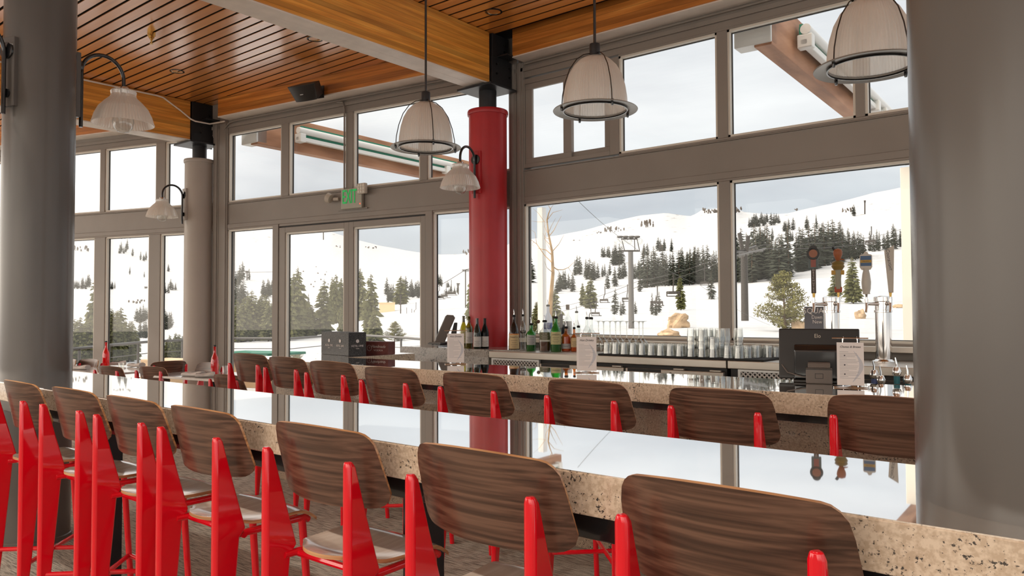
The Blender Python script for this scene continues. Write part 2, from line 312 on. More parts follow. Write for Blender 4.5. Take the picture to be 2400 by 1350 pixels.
# ---------------------------------------------------------------- mesh builder
class MB:
    def __init__(s): s.v = []; s.f = []; s.m = []; s.mi = 0
    def add(s, vs, fs, T=None):
        o = len(s.v)
        s.v += [tuple(T @ Vector(p)) if T else tuple(p) for p in vs]
        s.f += [tuple(i+o for i in f) for f in fs]; s.m += [s.mi]*len(fs)
        return s
    def mat(s, i): s.mi = i; return s
    def box(s, x0, x1, y0, y1, z0, z1, T=None):
        return s.add([(x0, y0, z0), (x1, y0, z0), (x1, y1, z0), (x0, y1, z0), (x0, y0, z1), (x1, y0, z1), (x1, y1, z1), (x0, y1, z1)],
                     [(0, 3, 2, 1), (4, 5, 6, 7), (0, 1, 5, 4), (1, 2, 6, 5), (2, 3, 7, 6), (3, 0, 4, 7)], T)
    def prism(s, pts, axis, a, b, T=None):      # pts 2D polygon, extruded along axis from a to b
        n = len(pts)
        def mk(p, q):
            return {'x': (q, p[0], p[1]), 'y': (p[0], q, p[1]), 'z': (p[0], p[1], q)}[axis]
        vs = [mk(p, a) for p in pts]+[mk(p, b) for p in pts]
        fs = [tuple(range(n))[::-1], tuple(range(n, 2*n))]+[(i, (i+1) % n, n+(i+1) % n, n+i) for i in range(n)]
        return s.add(vs, fs, T)
    def lathe(s, prof, n=32, T=None, rib=0, ribn=0, a0=0, a1=2*pi):
        full = abs(a1-a0-2*pi) < 1e-6
        k = n if full else n+1; vs = []; fs = []
        for i, (r, z) in enumerate(prof):
            for j in range(k):
                a = a0+(a1-a0)*j/n; rr = r*(1+(rib*(1 if j % 2 else -1) if ribn else 0))
                vs.append((rr*cos(a), rr*sin(a), z))
        for i in range(len(prof)-1):
            for j in range(n):
                j2 = (j+1) % k
                fs.append((i*k+j, i*k+j2, (i+1)*k+j2, (i+1)*k+j))
        return s.add(vs, fs, T)
    def tube(s, pts, r, n=10, T=None, caps=True):
        pts = [Vector(p) for p in pts]; vs = []; fs = []
        rr = r if isinstance(r, (list, tuple)) else [r]*len(pts)
        up = Vector((0, 0, 1)); prev = None
        for i, p in enumerate(pts):
            d = (pts[min(i+1, len(pts)-1)]-pts[max(i-1, 0)]).normalized()
            if prev is None:
                a = d.cross(up) if abs(d.z) < .95 else d.cross(Vector((1, 0, 0)))
            else: a = prev-d*prev.dot(d)
            a.normalize(); prev = a; b = d.cross(a)
            for j in range(n):
                t = 2*pi*j/n; vs.append(tuple(p+rr[i]*(a*cos(t)+b*sin(t))))
        for i in range(len(pts)-1):
            for j in range(n): fs.append((i*n+j, i*n+(j+1) % n, (i+1)*n+(j+1) % n, (i+1)*n+j))
        if caps: fs += [tuple(range(n)), tuple(range((len(pts)-1)*n, len(pts)*n))[::-1]]
        return s.add(vs, fs, T)
    def cyl(s, p0, p1, r, n=16, r1=None): return s.tube([p0, p1], [r, r1 if r1 is not None else r], n)
    def build(s, name, mats, parent=None, smooth=True, bevel=0, ang=38, loc=None):
        me = bpy.data.meshes.new(name); me.from_pydata(s.v, [], s.f)
        for k in (mats if isinstance(mats, (list, tuple)) else [mats]): me.materials.append(k)
        if any(s.m): me.polygons.foreach_set('material_index', s.m)
        bm = bmesh.new(); bm.from_mesh(me); bmesh.ops.recalc_face_normals(bm, faces=bm.faces); bm.to_mesh(me); bm.free()
        if smooth:
            me.polygons.foreach_set('use_smooth', [True]*len(me.polygons)); me.set_sharp_from_angle(angle=radians(ang))
        me.update()
        o = bpy.data.objects.new(name, me); C.objects.link(o)
        if loc: o.location = loc
        if parent: o.parent = parent; KIDS.setdefault(parent.name, []).append(o)
        if bevel:
            b = o.modifiers.new('bevel', 'BEVEL'); b.width = bevel; b.segments = 2; b.limit_method = 'ANGLE'; b.angle_limit = radians(40)
        return o
def struct(o): o['kind'] = 'structure'; return o
def text(s, size, mat, parent, T, name='lettering', ext=.0006, shear=0, align='CENTER', sx=1, label=None):
    cu = bpy.data.curves.new('t', 'FONT'); cu.body = s; cu.size = size; cu.extrude = ext; cu.shear = shear
    cu.align_x = align; cu.align_y = 'CENTER'; cu.resolution_u = 2
    o = bpy.data.objects.new('t', cu); C.objects.link(o)
    dg = bpy.context.evaluated_depsgraph_get(); me = bpy.data.meshes.new_from_object(o.evaluated_get(dg))
    bpy.data.objects.remove(o); me.name = name; me.materials.clear(); me.materials.append(mat)
    me.transform(T @ Matrix.Diagonal((sx, 1, 1, 1)))
    q = bpy.data.objects.new(name, me); C.objects.link(q)
    if parent: q.parent = parent; KIDS.setdefault(parent.name, []).append(q)
    if label: q['label'] = label
    return q
def TR(x, y, z, rx=0, ry=0, rz=0): return Matrix.Translation((x, y, z)) @ Euler((rx, ry, rz)).to_matrix().to_4x4()
# text lying in XY, readable from -Y when stood up
def stand(x, y, z, rz=0, tilt=0): return Matrix.Translation((x, y, z)) @ Euler((0, 0, rz)).to_matrix().to_4x4() @ Euler((pi/2+tilt, 0, 0)).to_matrix().to_4x4()

# ================================================================ THE ROOM
# each window bay has its own frame: s along the wall, d outward, z up
AM, AL = radians(8.27), radians(16.5)
class Bay:
    def __init__(s, o, ux, uy):
        s.o = Vector((*o, 0)); s.u = Vector((ux, uy, 0)).normalized(); s.n = Vector((-abs(uy) if abs(ux) < 1 else 0, abs(ux), 0)).normalized()
        s.T = Matrix(((s.u.x, s.n.x, 0, s.o.x), (s.u.y, s.n.y, 0, s.o.y), (0, 0, 1, 0), (0, 0, 0, 1)))
BR = Bay((-5.159, 6.42), 1, 0)
BM_ = Bay((-5.159, 6.42), -cos(AM), -sin(AM)); BM_.n = Vector((-sin(AM), cos(AM), 0))
BL_ = Bay((-9.955, 5.723), -cos(AL), -sin(AL)); BL_.n = Vector((-sin(AL), cos(AL), 0))
for b_ in (BM_, BL_): b_.T = Matrix(((b_.u.x, b_.n.x, 0, b_.o.x), (b_.u.y, b_.n.y, 0, b_.o.y), (0, 0, 1, 0), (0, 0, 0, 1)))
D = .10
def part_boxes(name, mat, boxes, T, parent=None, bevel=.004):
    mb = MB()
    for b in boxes: mb.box(*b, T=T)
    return mb.build(name, mat, parent, smooth=False, bevel=bevel)
def pane(parent, bay, s0, s1, z0, z1, d=.07):
    a, b = min(s0, s1), max(s0, s1)
    MB().box(a, b, d, d+.008, z0, z1, T=bay.T).build('window_pane', M['glass'], parent, smooth=False)
def jambs(parent, bay, s0, s1, z0, z1, left_hi):
    """pale glazing stops round the inside of one opening; a thin dark gasket at the glass"""
    t = .020; a, b = min(s0, s1), max(s0, s1)
    mb = MB()
    mb.box(a, a+t, .012, .07, z0, z1, T=bay.T); mb.box(b-t, b, .012, .07, z0, z1, T=bay.T)
    mb.box(a, b, .012, .07, z0, z0+t, T=bay.T); mb.box(a, b, .012, .07, z1-t, z1, T=bay.T)
    mb.mat(1); g = .006; t2 = t+g
    mb.box(a+t, a+t2, .055, .072, z0+t, z1-t, T=bay.T); mb.box(b-t2, b-t, .055, .072, z0+t, z1-t, T=bay.T)
    mb.box(a+t, b-t, .055, .072, z0+t, z0+t2, T=bay.T); mb.box(a+t, b-t, .055, .072, z1-t2, z1-t, T=bay.T)
    mb.build('glazing_stop', [M['jamb'], M['gasket']], parent, smooth=False)
WN = [0]
def window(bay, s0, s1, z0, z1, mull, frame=.035):
    """frame + mullions between s0..s1; mull = list of (a,b); panes between"""
    WN[0] += 1
    mb = MB(); d0, d1 = -.0, D
    mb.box(s0, s1, d0, d1, z1, z1+.02, T=bay.T); mb.box(s0, s1, d0, d1, z0-.02, z0, T=bay.T)
    edges = [s0]
    for a, b in mull: mb.box(a, b, d0, d1, z0, z1, T=bay.T); edges += [a, b]
    edges.append(s1)
    w_ = struct(mb.build('window_%d' % WN[0], M['trim'], None, smooth=False, bevel=.004))
    for i in range(0, len(edges), 2):
        a, b = edges[i], edges[i+1]
        jambs(w_, bay, a, b, z0, z1, 0); pane(w_, bay, a+.014, b-.014, z0+.014, z1-.014)
    return w_
ZL, ZB0, ZB1, ZU0, ZU1, ZP, ZC = 2.60, 2.68, 2.955, 2.985, 3.94, 4.125, 4.38
# --- right bay
window(BR, .09, 4.9, 1.20, ZL, [(2.288, 2.390)])
wu = window(BR, 1.268, 4.9, ZU0, ZU1, [(2.284, 2.380), (3.444, 3.513)])
# sliding window in the right bay, upper left
WN[0] += 1
mb = MB(); T_ = BR.T
for b in [(.105, 1.165, 0, D, ZU0, ZU0+.045), (.105, 1.165, 0, D, 3.885, ZU1), (.05, .105, 0, D, ZU0, ZU1), (1.165, 1.268, 0, D, ZU0, ZU1)]: mb.box(*b, T=T_)
wsl = struct(mb.build('window_%d' % WN[0], M['trim'], None, smooth=False, bevel=.004))
for s0, s1, dd, z0 in ((.106, .70, .012, 3.031), (.60, 1.164, .045, 3.031)):
    a, b = s0+.09, s1-(.10 if s0 < .3 else .085)
    z1 = 3.885; q = MB()
    for bb in [(s0, s1, dd, dd+.03, z0, z0+.055), (s0, s1, dd, dd+.03, z1-.06, z1), (s0, a, dd, dd+.03, z0+.055, z1-.06), (b, s1, dd, dd+.03, z0+.055, z1-.06)]: q.box(*bb, T=T_)
    sash = q.build('sliding_sash', M['trim'], wsl, smooth=False, bevel=.003)
    MB().box(a, b, dd+.012, dd+.018, z0+.055, z1-.06, T=T_).build('window_pane', M['glass'], sash, smooth=False)
# --- middle bay
window(BM_, .09, 1.131, .12, ZL, [])
window(BM_, 3.757, 4.663, .12, ZL, [])
window(BM_, .09, 4.655, ZU0, ZU1, [(1.21, 1.315), (2.353, 2.466), (3.475, 3.61)])
# door: frame, two leaves
mb = MB(); T_ = BM_.T
for b in [(1.131, 1.229, -.01, D, .02, ZL+.02), (3.65, 3.757, -.01, D, .02, ZL+.02), (1.229, 3.65, 0, D, ZL-.012, ZL+.02), (1.229, 3.65, 0, D, .005, .04)]: mb.box(*b, T=T_)
door = struct(mb.build('door_1', M['trim'], None, smooth=False, bevel=.004))
MB().box(1.229, 3.65, .02, .05, ZL-.03, ZL-.012, T=T_).build('door_gasket', M['gasket'], door, smooth=False)
for s0, s1, a, b in ((1.235, 2.42, 1.303, 2.342), (2.42, 3.645, 2.497, 3.531)):
    q = MB()
    for bb in [(s0, a, .0, .06, .04, ZL-.03), (b, s1, .0, .06, .04, ZL-.03), (a, b, .0, .06, 2.50, ZL-.03), (a, b, .0, .06, .04, .20)]: q.box(*bb, T=T_)
    lf = q.build('door_leaf', M['trim'], door, smooth=False, bevel=.004)
    jambs(lf, BM_, a, b, .20, 2.50, 0)
    MB().box(a+.014, b-.014, .045, .052, .214, 2.486, T=T_).build('door_pane', M['glass'], lf, smooth=False)
# --- left bay
window(BL_, .10, 6.3, .25, ZL, [(1.094, 1.312), (2.205, 2.43), (3.35, 3.5), (4.5, 4.65)])
window(BL_, .10, 6.3, ZU0, ZU1, [(1.011, 1.186), (2.229, 2.328), (3.35, 3.45), (4.5, 4.6)])
# --- solid parts of the three walls
def wall(name, bay, L0, L1, sill):
    mb = MB(); T_ = bay.T
    mb.box(L0, L1, .012, D+.05, ZB0, ZB1, T=T_)                     # band
    mb.box(L0, L1, 0.0, D+.03, ZL+.02, ZB0, T=T_)                  # lower moulding of the band
    mb.box(L0, L1, .0, D+.03, ZB1, ZU0-.02, T=T_)
    mb.box(L0, L1, .004, D+.04, ZU1+.02, ZP-.10, T=T_)             # header
    mb.box(L0, L1, -.012, D+.04, ZP-.10, ZP-.055, T=T_)
    mb.box(L0, L1, .004, D+.04, ZP-.055, ZP+.30, T=T_)
    if sill: mb.box(L0, L1, .0, D+.04, 0, sill-.02, T=T_)
    return struct(mb.build(name, M['trim'], None, smooth=False, bevel=.004))
wall('wall_right', BR, 0.02, 4.9, 1.20)
wall('wall_back', BM_, .0, 4.84, 0)
wall('wall_left', BL_, .0, 6.3, .25)
# corner posts
for nm, bay, a, b in (('trim_1', BR, 0.0, .09), ('trim_2', BM_, 0.005, .09), ('trim_3', BM_, 4.663, 4.84), ('trim_4', BL_, .0, .10)):
    struct(part_boxes(nm, M['trim'], [(a, b, -.012, D+.03, 0, ZP), (a+.02, b-.03, -.024, 0, 0, ZP)], bay.T))
struct(part_boxes('trim_5', M['jamb'], [(.09, 4.9, -.16, .02, 1.14, 1.18)], BR.T))     # window sill of the right bay
# --- floor and ceiling
mb = MB(); mb.add([(5.5, 6.55, 0), (5.5, -6.5, 0), (-16.4, -6.5, 0), (-16.4, 4.1, 0), (-9.99, 5.86, 0), (-5.18, 6.55, 0)], [(0, 1, 2, 3, 4, 5)])
mb.add([(5.5, 6.55, -.25), (5.5, -6.5, -.25), (-16.4, -6.5, -.25), (-16.4, 4.1, -.25), (-9.99, 5.86, -.25), (-5.18, 6.55, -.25)], [(5, 4, 3, 2, 1, 0)])
struct(mb.build('floor', M['floor'], None, smooth=False))
def xmin(y):
    if y > 5.80: return -5.159-(6.50-y)/math.tan(AM)
    return max(-16.3, -9.955-(5.80-y)/math.tan(AL))
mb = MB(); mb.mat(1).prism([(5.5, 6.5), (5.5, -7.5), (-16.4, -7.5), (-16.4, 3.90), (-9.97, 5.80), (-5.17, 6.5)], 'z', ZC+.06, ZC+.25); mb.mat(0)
y = 6.10; k = 0
while y > -7.3:
    x0 = xmin(y)
    mb.mat(0).add([(x0, y-.108, ZC), (5.5, y-.108, ZC), (5.5, y, ZC), (x0, y, ZC)], [(0, 3, 2, 1)])
    mb.mat(0).add([(x0, y-.108, ZC+.006), (5.5, y-.108, ZC+.006), (5.5, y-.108, ZC), (x0, y-.108, ZC), (x0, y, ZC+.006), (5.5, y, ZC+.006), (5.5, y, ZC), (x0, y, ZC)], [(0, 1, 2, 3), (4, 7, 6, 5)])
    mb.mat(1).add([(x0, y-.108, ZC+.035), (5.5, y-.108, ZC+.035), (5.5, y-.108, ZC+.006), (x0, y-.108, ZC+.006), (x0, y, ZC+.035), (5.5, y, ZC+.035), (5.5, y, ZC+.006), (x0, y, ZC+.006)], [(0, 1, 2, 3), (4, 7, 6, 5)])  # upper board sides coloured dark, standing in for shade inside the gaps
    y -= .1365; k += 1
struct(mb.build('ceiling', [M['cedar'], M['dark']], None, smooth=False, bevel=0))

# ---------------------------------------------------------------- timber beams
def beam(name, label, x, y0, y1, z0, z1, wd=.28):
    t = thing(name, label, 'beam', (x, y0, z0))
    MB().box(-wd/2, wd/2, 0, y1-y0, .014, z1-z0-.004).build('timber', M['glulam'], t, smooth=False, bevel=.006)
    MB().box(-wd/2+.001, wd/2-.001, .001, y1-y0-.001, 0, .013).box(-.004, .004, 0, y1-y0, -.001, .004).build('painted_underside', M['soffit'], t, smooth=False)
    return t
beam('ceiling_beam', 'big orange laminated timber beam running to the top of the red column', -5.35, -7.4, 6.03, 3.835, ZC)
beam('ceiling_beam', 'orange laminated timber beam ending over the off-white column, behind the left wall lamp', -10.235, -7.4, 5.372, 3.835, ZC)
def purlin(label, bay, s0, s1, dd=-.20):
    t = thing('wall_beam', label, 'beam', bay.T @ Vector((s0, dd, ZP))); t.rotation_euler = (0, 0, atan2(bay.u.y, bay.u.x))
    L_ = s1-s0; sg = 1 if bay is BR else -1
    y0, y1 = sorted((0, sg*.16)); 
    MB().box(0, L_, y0, y1, .014, ZC-ZP+.05).build('timber', M['glulam_x'], t, smooth=False, bevel=.005)
    ya, yb = sorted((0, sg*.20))
    MB().box(0, L_, ya, yb, 0, .013).build('painted_underside', M['soffit'], t, smooth=False)
purlin('orange timber beam along the top of the bar window wall', BR, .10, 4.9)
purlin('orange timber beam over the sliding door windows, carrying the speaker', BM_, .18, 4.63)
purlin('orange timber beam along the top of the far left windows', BL_, .50, 6.3)

# ---------------------------------------------------------------- columns
def column(label, x, y, r, z0, z1, mat, cap=True, colname='shaft'):
    t = thing('column', label, 'column', (x, y, z0))
    MB().lathe([(0, 0), (r, 0), (r, z1-z0), (0, z1-z0)], 72).build(colname, mat, t)
    if cap:
        h = z1-z0
        MB().lathe([(r*.3, h-.045), (r*1.06, h-.045), (r*1.075, h-.03), (r*1.075, h-.01), (r*1.05, h+.004), (r*.3, h+.006)], 64).build('cap_ring', mat, t)
        MB().lathe([(.095, h), (.095, 3.80-z0), (0, 3.80-z0)], 40).build('neck', M['steel'], t)
    return t
column('red round column between the sliding door and the bar windows', -5.35, 6.16, .203, 1.09, 3.585, M['red_col'])
column('off-white round column by the left window corner', -10.235, 5.585, .193, 0, 3.60, M['white_col'])
tcol = column('grey round column rising through the left end of the long bar', -5.57, 1.93, .208, 0, ZC, M['grey_col'], False)
MB().lathe([(.209, 0), (.216, .0), (.216, .03), (.209, .035)], 64).build('base_collar', M['grey_col'], tcol)
tcol = column('wide grey round column at the right edge of the picture, standing on the near bar', -.137, 1.895, .252, 0, ZC, M['grey_col'], False)
def bolt(mb, p, n, r=.012):
    p = Vector(p); n = Vector(n); mb.cyl(p, p+n*.012, r, 6); mb.cyl(p, p+n*.02, r*.5, 8)
def bracket(label, x, y, y0b=-.14, zb=3.80):
    t = thing('beam_bracket', label, 'bracket', (x, y, zb))
    MB().box(-.235, .235, -.26, .17, 0, .022).build('seat_plate', M['steel'], t, smooth=False, bevel=.003)
    for s_ in (-1, 1):
        MB().box(s_*.150-.007, s_*.150+.007, y0b, .27 if y0b < -.2 else .185, .022, .33).build('side_plate', M['steel'], t, smooth=False, bevel=.002)
    MB().box(-.142, .142, y0b, y0b+.014, .022, .33).build('end_plate', M['steel'], t, smooth=False, bevel=.002)
    MB().box(-.12, .155, y0b+.01, .14, .33, ZC-zb-.003).build('upper_post', M['steel'], t, smooth=False, bevel=.003)
    MB().box(.155, .30, -.06, .13, .335, .35).build('ledge_plate', M['steel'], t, smooth=False, bevel=.002)
    for px_, yy, zz in ((.158, -.07, .16), (.158, -.07, .26), (.158, .14, .16), (.158, .14, .26), (.156, .06, .42), (.156, .06, .49)):
        b_ = MB(); bolt(b_, (px_, yy, zz), (1, 0, 0)); b_.build('bolt', M['blackmetal'], t)
    return t
bracket('black steel beam bracket on top of the red column', -5.35, 6.19)
bracket('black steel beam bracket on top of the off-white column', -10.235, 5.585, -.205)

# white conduit pipes
def pipe(label, pts, r=.011, mat=None):
    o = MB().tube(pts, r, 10).build('conduit_pipe', mat or M['soffit'], None)
    return tag(o, label, 'pipe')
px = -10.235+.152
pipe('white conduit along the top of the left timber beam, bending down to the black bracket', [(px, -2, 4.34), (px, 4.90, 4.35), (px+.002, 4.98, 4.34), (px+.01, 5.22, 4.21), (px+.02, 5.36, 4.12), (px+.03, 5.42, 4.10), (px+.06, 5.62, 4.095), (-9.72, 5.66, 4.09)])
pM = lambda s, d, z: tuple(BM_.T @ Vector((s, d, z)))
pipe('painted conduit running along the window header left of the red column', [pM(4.72, -.03, 4.00), pM(4.6, -.03, 4.085), pM(4.5, -.03, 4.095), pM(.4, -.03, 4.095)], .009, M['trim'])
pipe('thin painted conduit dropping down the windows to the exit sign', [pM(2.60, -.02, 4.08), pM(2.50, -.02, 4.07), pM(2.475, -.02, 3.98), pM(2.475, -.02, 2.97)], .011, M['trim'])
pR = lambda s, d, z: tuple(BR.T @ Vector((s, d, z)))
pipe('painted conduit running along the header above the bar windows', [pR(.12, -.03, 4.095), pR(4.8, -.03, 4.095)], .009, M['trim'])

# ================================================================ BARS
def bar(label, x0, x1, y0, y1, ztop, face=None):
    t = thing('bar_counter', label, 'bar', (0, 0, 0))
    MB().box(x0, x1, y0, y1, ztop-.1, ztop).build('granite_edge', M['granite'], t, smooth=False, bevel=.003)
    MB().box(x0+.004, x1-.004, y0+.004, y1-.004, ztop, ztop+.0025).build('polished_top', M['granite_top'], t, smooth=False)
    return t
BT = 1.07
t = bar('long near granite bar running between the two grey columns, empty and mirror-bright', -6.4, .9, 1.55, 2.14, BT)
MB().box(-6.35, .85, 1.575, 1.645, BT-.163, BT-.1).box(-6.35, .85, 2.05, 2.12, BT-.163, BT-.1).build('steel_apron', M['blackmetal'], t, smooth=False, bevel=.004)
for x in (-4.3, -1.9): MB().box(x-.05, x+.05, 1.80, 1.90, 0, BT-.1).build('post', M['steel'], t, smooth=False, bevel=.004)
t = thing('bar_counter', 'inner granite bar carrying the menus and the black till screen', 'bar')
def bquad(i_): return [(-6.0+i_, 3.65+i_), (1.4-i_, 3.65+i_), (1.4-i_, 4.44-i_), (-6.0+i_, 4.16-i_)]
MB().prism(bquad(0), 'z', BT-.1, BT).build('granite_edge', M['granite'], t, smooth=False, bevel=.003)
MB().prism(bquad(.004), 'z', BT, BT+.0025).build('polished_top', M['granite_top'], t, smooth=False)
MB().box(-5.95, 1.35, 3.98, 4.02, 0, BT-.1).box(-5.95, -5.91, 4.02, 4.12, 0, BT-.1).build('stone_front', M['granite_dark'], t, smooth=False, bevel=.003)
MB().prism([(-6.0, 4.162), (-5.25, 4.19), (-5.25, 5.0), (-6.0, 5.0)], 'z', BT-.1, BT-.001).build('return_edge', M['granite'], t, smooth=False, bevel=.003)
MB().prism([(-5.996, 4.157), (-5.254, 4.184), (-5.254, 4.996), (-5.996, 4.996)], 'z', BT, BT+.0025).build('polished_return_top', M['granite_top'], t, smooth=False)
MB().box(-5.95, 1.35, 3.70, 3.75, BT-.14, BT-.1).build('steel_apron', M['blackmetal'], t, smooth=False)
t = thing('granite_ledge', 'grey granite ledge under the red column, with wine bottles on it', 'ledge')
MB().prism([(-6.12, 5.62), (-4.88, 5.62), (-4.88, 5.66), (-4.70, 5.70), (-4.3, 6.38), (-5.25, 6.38), (-6.12, 6.24)], 'z', .86, 1.09).build('ledge_block', M['granite_grey'], t, smooth=False, bevel=.003)
MB().box(-6.05, -5.0, 5.70, 6.12, 0, .859).build('ledge_base', M['granite_dark'], t, smooth=False)

# stainless back counter with under-counter coolers
def cooler(label, x0, x1, doors, grille, first):
    t = thing('bar_cooler', label, 'fridge', (x0, 5.60, 0)); W = x1-x0
    b = MB().box(0, W, 0, .80, 1.016, 1.078)
    b.build('counter_top', M['stainless'], t, smooth=False, bevel=.006)
    MB().box(.01, W-.01, .04, .78, .1, 1.011).build('cabinet', M['gasket'], t, smooth=False)
    for gx0, gx1 in grille:
        g = MB(); z0, z1 = .925, .998
        g.box(gx0, gx1, .005, .03, z0-.03, z0).box(gx0, gx1, .005, .03, z1, z1+.016).box(gx0, gx0+.02, .005, .03, z0, z1).box(gx1-.02, gx1, .005, .03, z0, z1)
        n = int((gx1-gx0)/.032)
        for i in range(-3, n+1):           # slanted lattice
            for sg in (1, -1):
                xa = gx0+.02+i*.036; xb = xa+.075
                if sg < 0: xa, xb = xb, xa
                pts = [(xa, z0), (xb, z1)]
                lo, hi = gx0+.02, gx1-.02
                def clip(p, q):
                    (ax, az), (bx, bz) = p, q
                    if ax < lo: az += (bz-az)*(lo-ax)/(bx-ax); ax = lo
                    if ax > hi: az += (bz-az)*(hi-ax)/(bx-ax); ax = hi
                    return ax, az
                if max(xa, xb) <= lo or min(xa, xb) >= hi: continue
                p = clip(pts[0], pts[1]); q = clip(pts[1], pts[0])
                g.tube([(p[0], .012, p[1]), (q[0], .012, q[1])], .0058, 4, caps=False)
        g.build('vent_grille', M['alu'], t, smooth=False)
        for xx in (gx0+.015, gx1-.015): MB().cyl((xx, .004, z0-.015), (xx, -.008, z0-.015), .010, 10).build('grille_screw', M['gasket'], t)
    for a, b_ in doors:
        d = MB().box(a, b_, -.012, .03, .16, .985).build('door', M['stainless'], t, smooth=False, bevel=.006)
        MB().box(a+.02, a+.33, -.0135, .012, .958, .984).build('handle_recess', M['gasket'], d, smooth=False)
        MB().box(a+.012, a+.34, -.022, -.006, .950, .960).build('door_handle', M['stainless'], d, smooth=False, bevel=.003)
        MB().cyl((a+.42, -.012, .955), (a+.42, -.022, .955), .012, 16).build('lock', M['chrome'], d)
        for hx_ in (b_-.42, b_-.11): MB().box(hx_, hx_+.09, -.014, .014, .988, .999).build('hinge', M['stainless'], d, smooth=False, bevel=.002)
    MB().box(.05, W-.05, .08, .75, 0, .099).build('plinth', M['gasket'], t, smooth=False)
    return t
cooler('stainless steel back bar cooler with two doors, left of the bar window mullion', -4.86, -2.462, [(.62, 1.50), (1.52, 2.38)], [(.03, .60)], 0)
cooler('stainless steel cooler with a lattice vent, partly behind the black till screen', -2.45, .60, [(.92, 1.80), (1.82, 2.9)], [(.08, .70)], 0)
o = MB().box(-3.62, -2.17, 5.60, 6.06, 1.0785, 1.094).build('bar_mat', M['rubber'], None, smooth=False, bevel=.003); tag(o, 'long black rubber bar mat under the rows of glasses', 'mat')

# ================================================================ STOOLS AND CHAIRS
def leg_mesh(H, kz, kd, top):
    """folded sheet rear leg: thin rounded rear edge, flank widening to the seat then tapering"""
    mb = MB(); prof = [(0, .030), (kz*.35, .056), (kz*.72, .080), (kz-.03, .094), (kz, kd), (kz+.012, kd-.003), ((kz+H)/2, kd*.60), (H-.02, .030), (H-.004, .020)]
    w = .018; n = len(prof); vs = []
    for i, (z, d) in enumerate(prof):
        ww = w*(.75 if z < .2 else 1); wf = [.010, .013, .016, .018, .028, .027, .020, .014, .011][i]
        if z > H-.01: ww *= .72; wf *= .72
        vs += [(-ww, .008, z), (-ww*.45, 0, z), (ww*.45, 0, z), (ww, .008, z), (wf*.8, d*.98, z), (0, d+.004, z), (-wf*.8, d*.98, z)]
    k = 7; fs = []
    for i in range(n-1):
        for j in range(k): fs.append((i*k+j, i*k+(j+1) % k, (i+1)*k+(j+1) % k, (i+1)*k+j))
    fs += [tuple(range(k))[::-1], tuple(range((n-1)*k, n*k))]
    mb.add(vs, fs); return mb
def back_mesh(W, z0, z1, yb, slope, bend=.062, th=.011):
    """bent plywood backrest: rounded top corners, bottom edge bowed, sides wrapped forward"""
    mb = MB(); NX, NZ = 26, 14; vs = []
    H = z1-z0
    def pt(u, v, off):
        hw = W/2*(1.0+.045*(1-v))
        x = u*hw
        zt = z1-.018*abs(u)**2.2; zb = z0+.010*abs(u)**2
        r = .20
        def corner(a): return 1-sqrt(max(0, 1-a*a))
        ct = max(0, (abs(u)-(1-r))/r); zt -= corner(min(1, ct))*.058; zb += corner(min(1, ct))*.040
        z = zb+(zt-zb)*v
        yy = yb+(z1-.08-z)*slope+bend*abs(u)**2.1*(1.1-.25*v)
        dydx = bend*2.1*abs(u)**1.1*(1 if u >= 0 else -1)*(1.1-.25*v)/hw
        nn = Vector((-dydx, 1, slope)).normalized()
        p = Vector((x, yy, z))+nn*off
        return tuple(p)
    us = [-1+2*i/NX for i in range(NX+1)]
    us = [math.copysign(1-(1-abs(u))**1.35, u) for u in us]
    for s_ in (0, 1):
        for j in range(NZ+1):
            for u in us: vs.append(pt(u, j/NZ, th*s_))
    k = NX+1; off = k*(NZ+1); fs = []; ms = []
    for j in range(NZ):
        for i in range(NX):
            a = j*k+i; fs.append((a, a+1, a+1+k, a+k)); ms.append(0)
            a += off; fs.append((a, a+k, a+1+k, a+1)); ms.append(0)
    def edge(a, b): fs.append((a, b, b+off, a+off)); ms.append(1)
    for i in range(NX): edge(i+1, i); edge(NZ*k+i, NZ*k+i+1)
    for j in range(NZ): edge(j*k, (j+1)*k); edge((j+1)*k+NX, j*k+NX)
    mb.v = vs; mb.f = fs; mb.m = ms; return mb
def seat_mesh(W, Dp, z, y0, th=.012):
    """shell seat: bowed rear edge, slightly dished, front rolled down"""
    mb = MB(); N1, N2 = 20, 18; vs = []
    def pt(u, v, off):
        # v 0 rear .. 1 front ; u -1..1
        hw = W/2*(1-.12*(1-v)**2)
        x = u*hw*(1 if v > .28 else sqrt(max(0, 1-((.28-v)/.28)**2*.55)))
        yy = y0+Dp*v+.05*abs(u)**2.4*(1-v)**2-.03*abs(u)**3*(v**3)
        zz = z+.004-.012*sin(pi*min(1, v*1.25))*(1-u*u*.6)-.040*max(0, (v-.72)/.28)**2+.010*max(0, (.2-v)/.2)
        return (x, yy, zz-off)
    for s_ in (0, 1):
        for j in range(N2+1):
            for i in range(N1+1): vs.append(pt(-1+2*i/N1, j/N2, th*s_))
    k = N1+1; off = k*(N2+1); fs = []; ms = []
    for j in range(N2):
        for i in range(N1):
            a = j*k+i; fs.append((a, a+1, a+1+k, a+k)); ms.append(0); a += off; fs.append((a, a+k, a+1+k, a+1)); ms.append(0)
    def edge(a, b): fs.append((a, b, b+off, a+off)); ms.append(1)
    for i in range(N1): edge(i+1, i); edge(N2*k+i, N2*k+i+1)
    for j in range(N2): edge(j*k, (j+1)*k); edge((j+1)*k+N1, j*k+N1)
    mb.v = vs; mb.f = fs; mb.m = ms; return mb
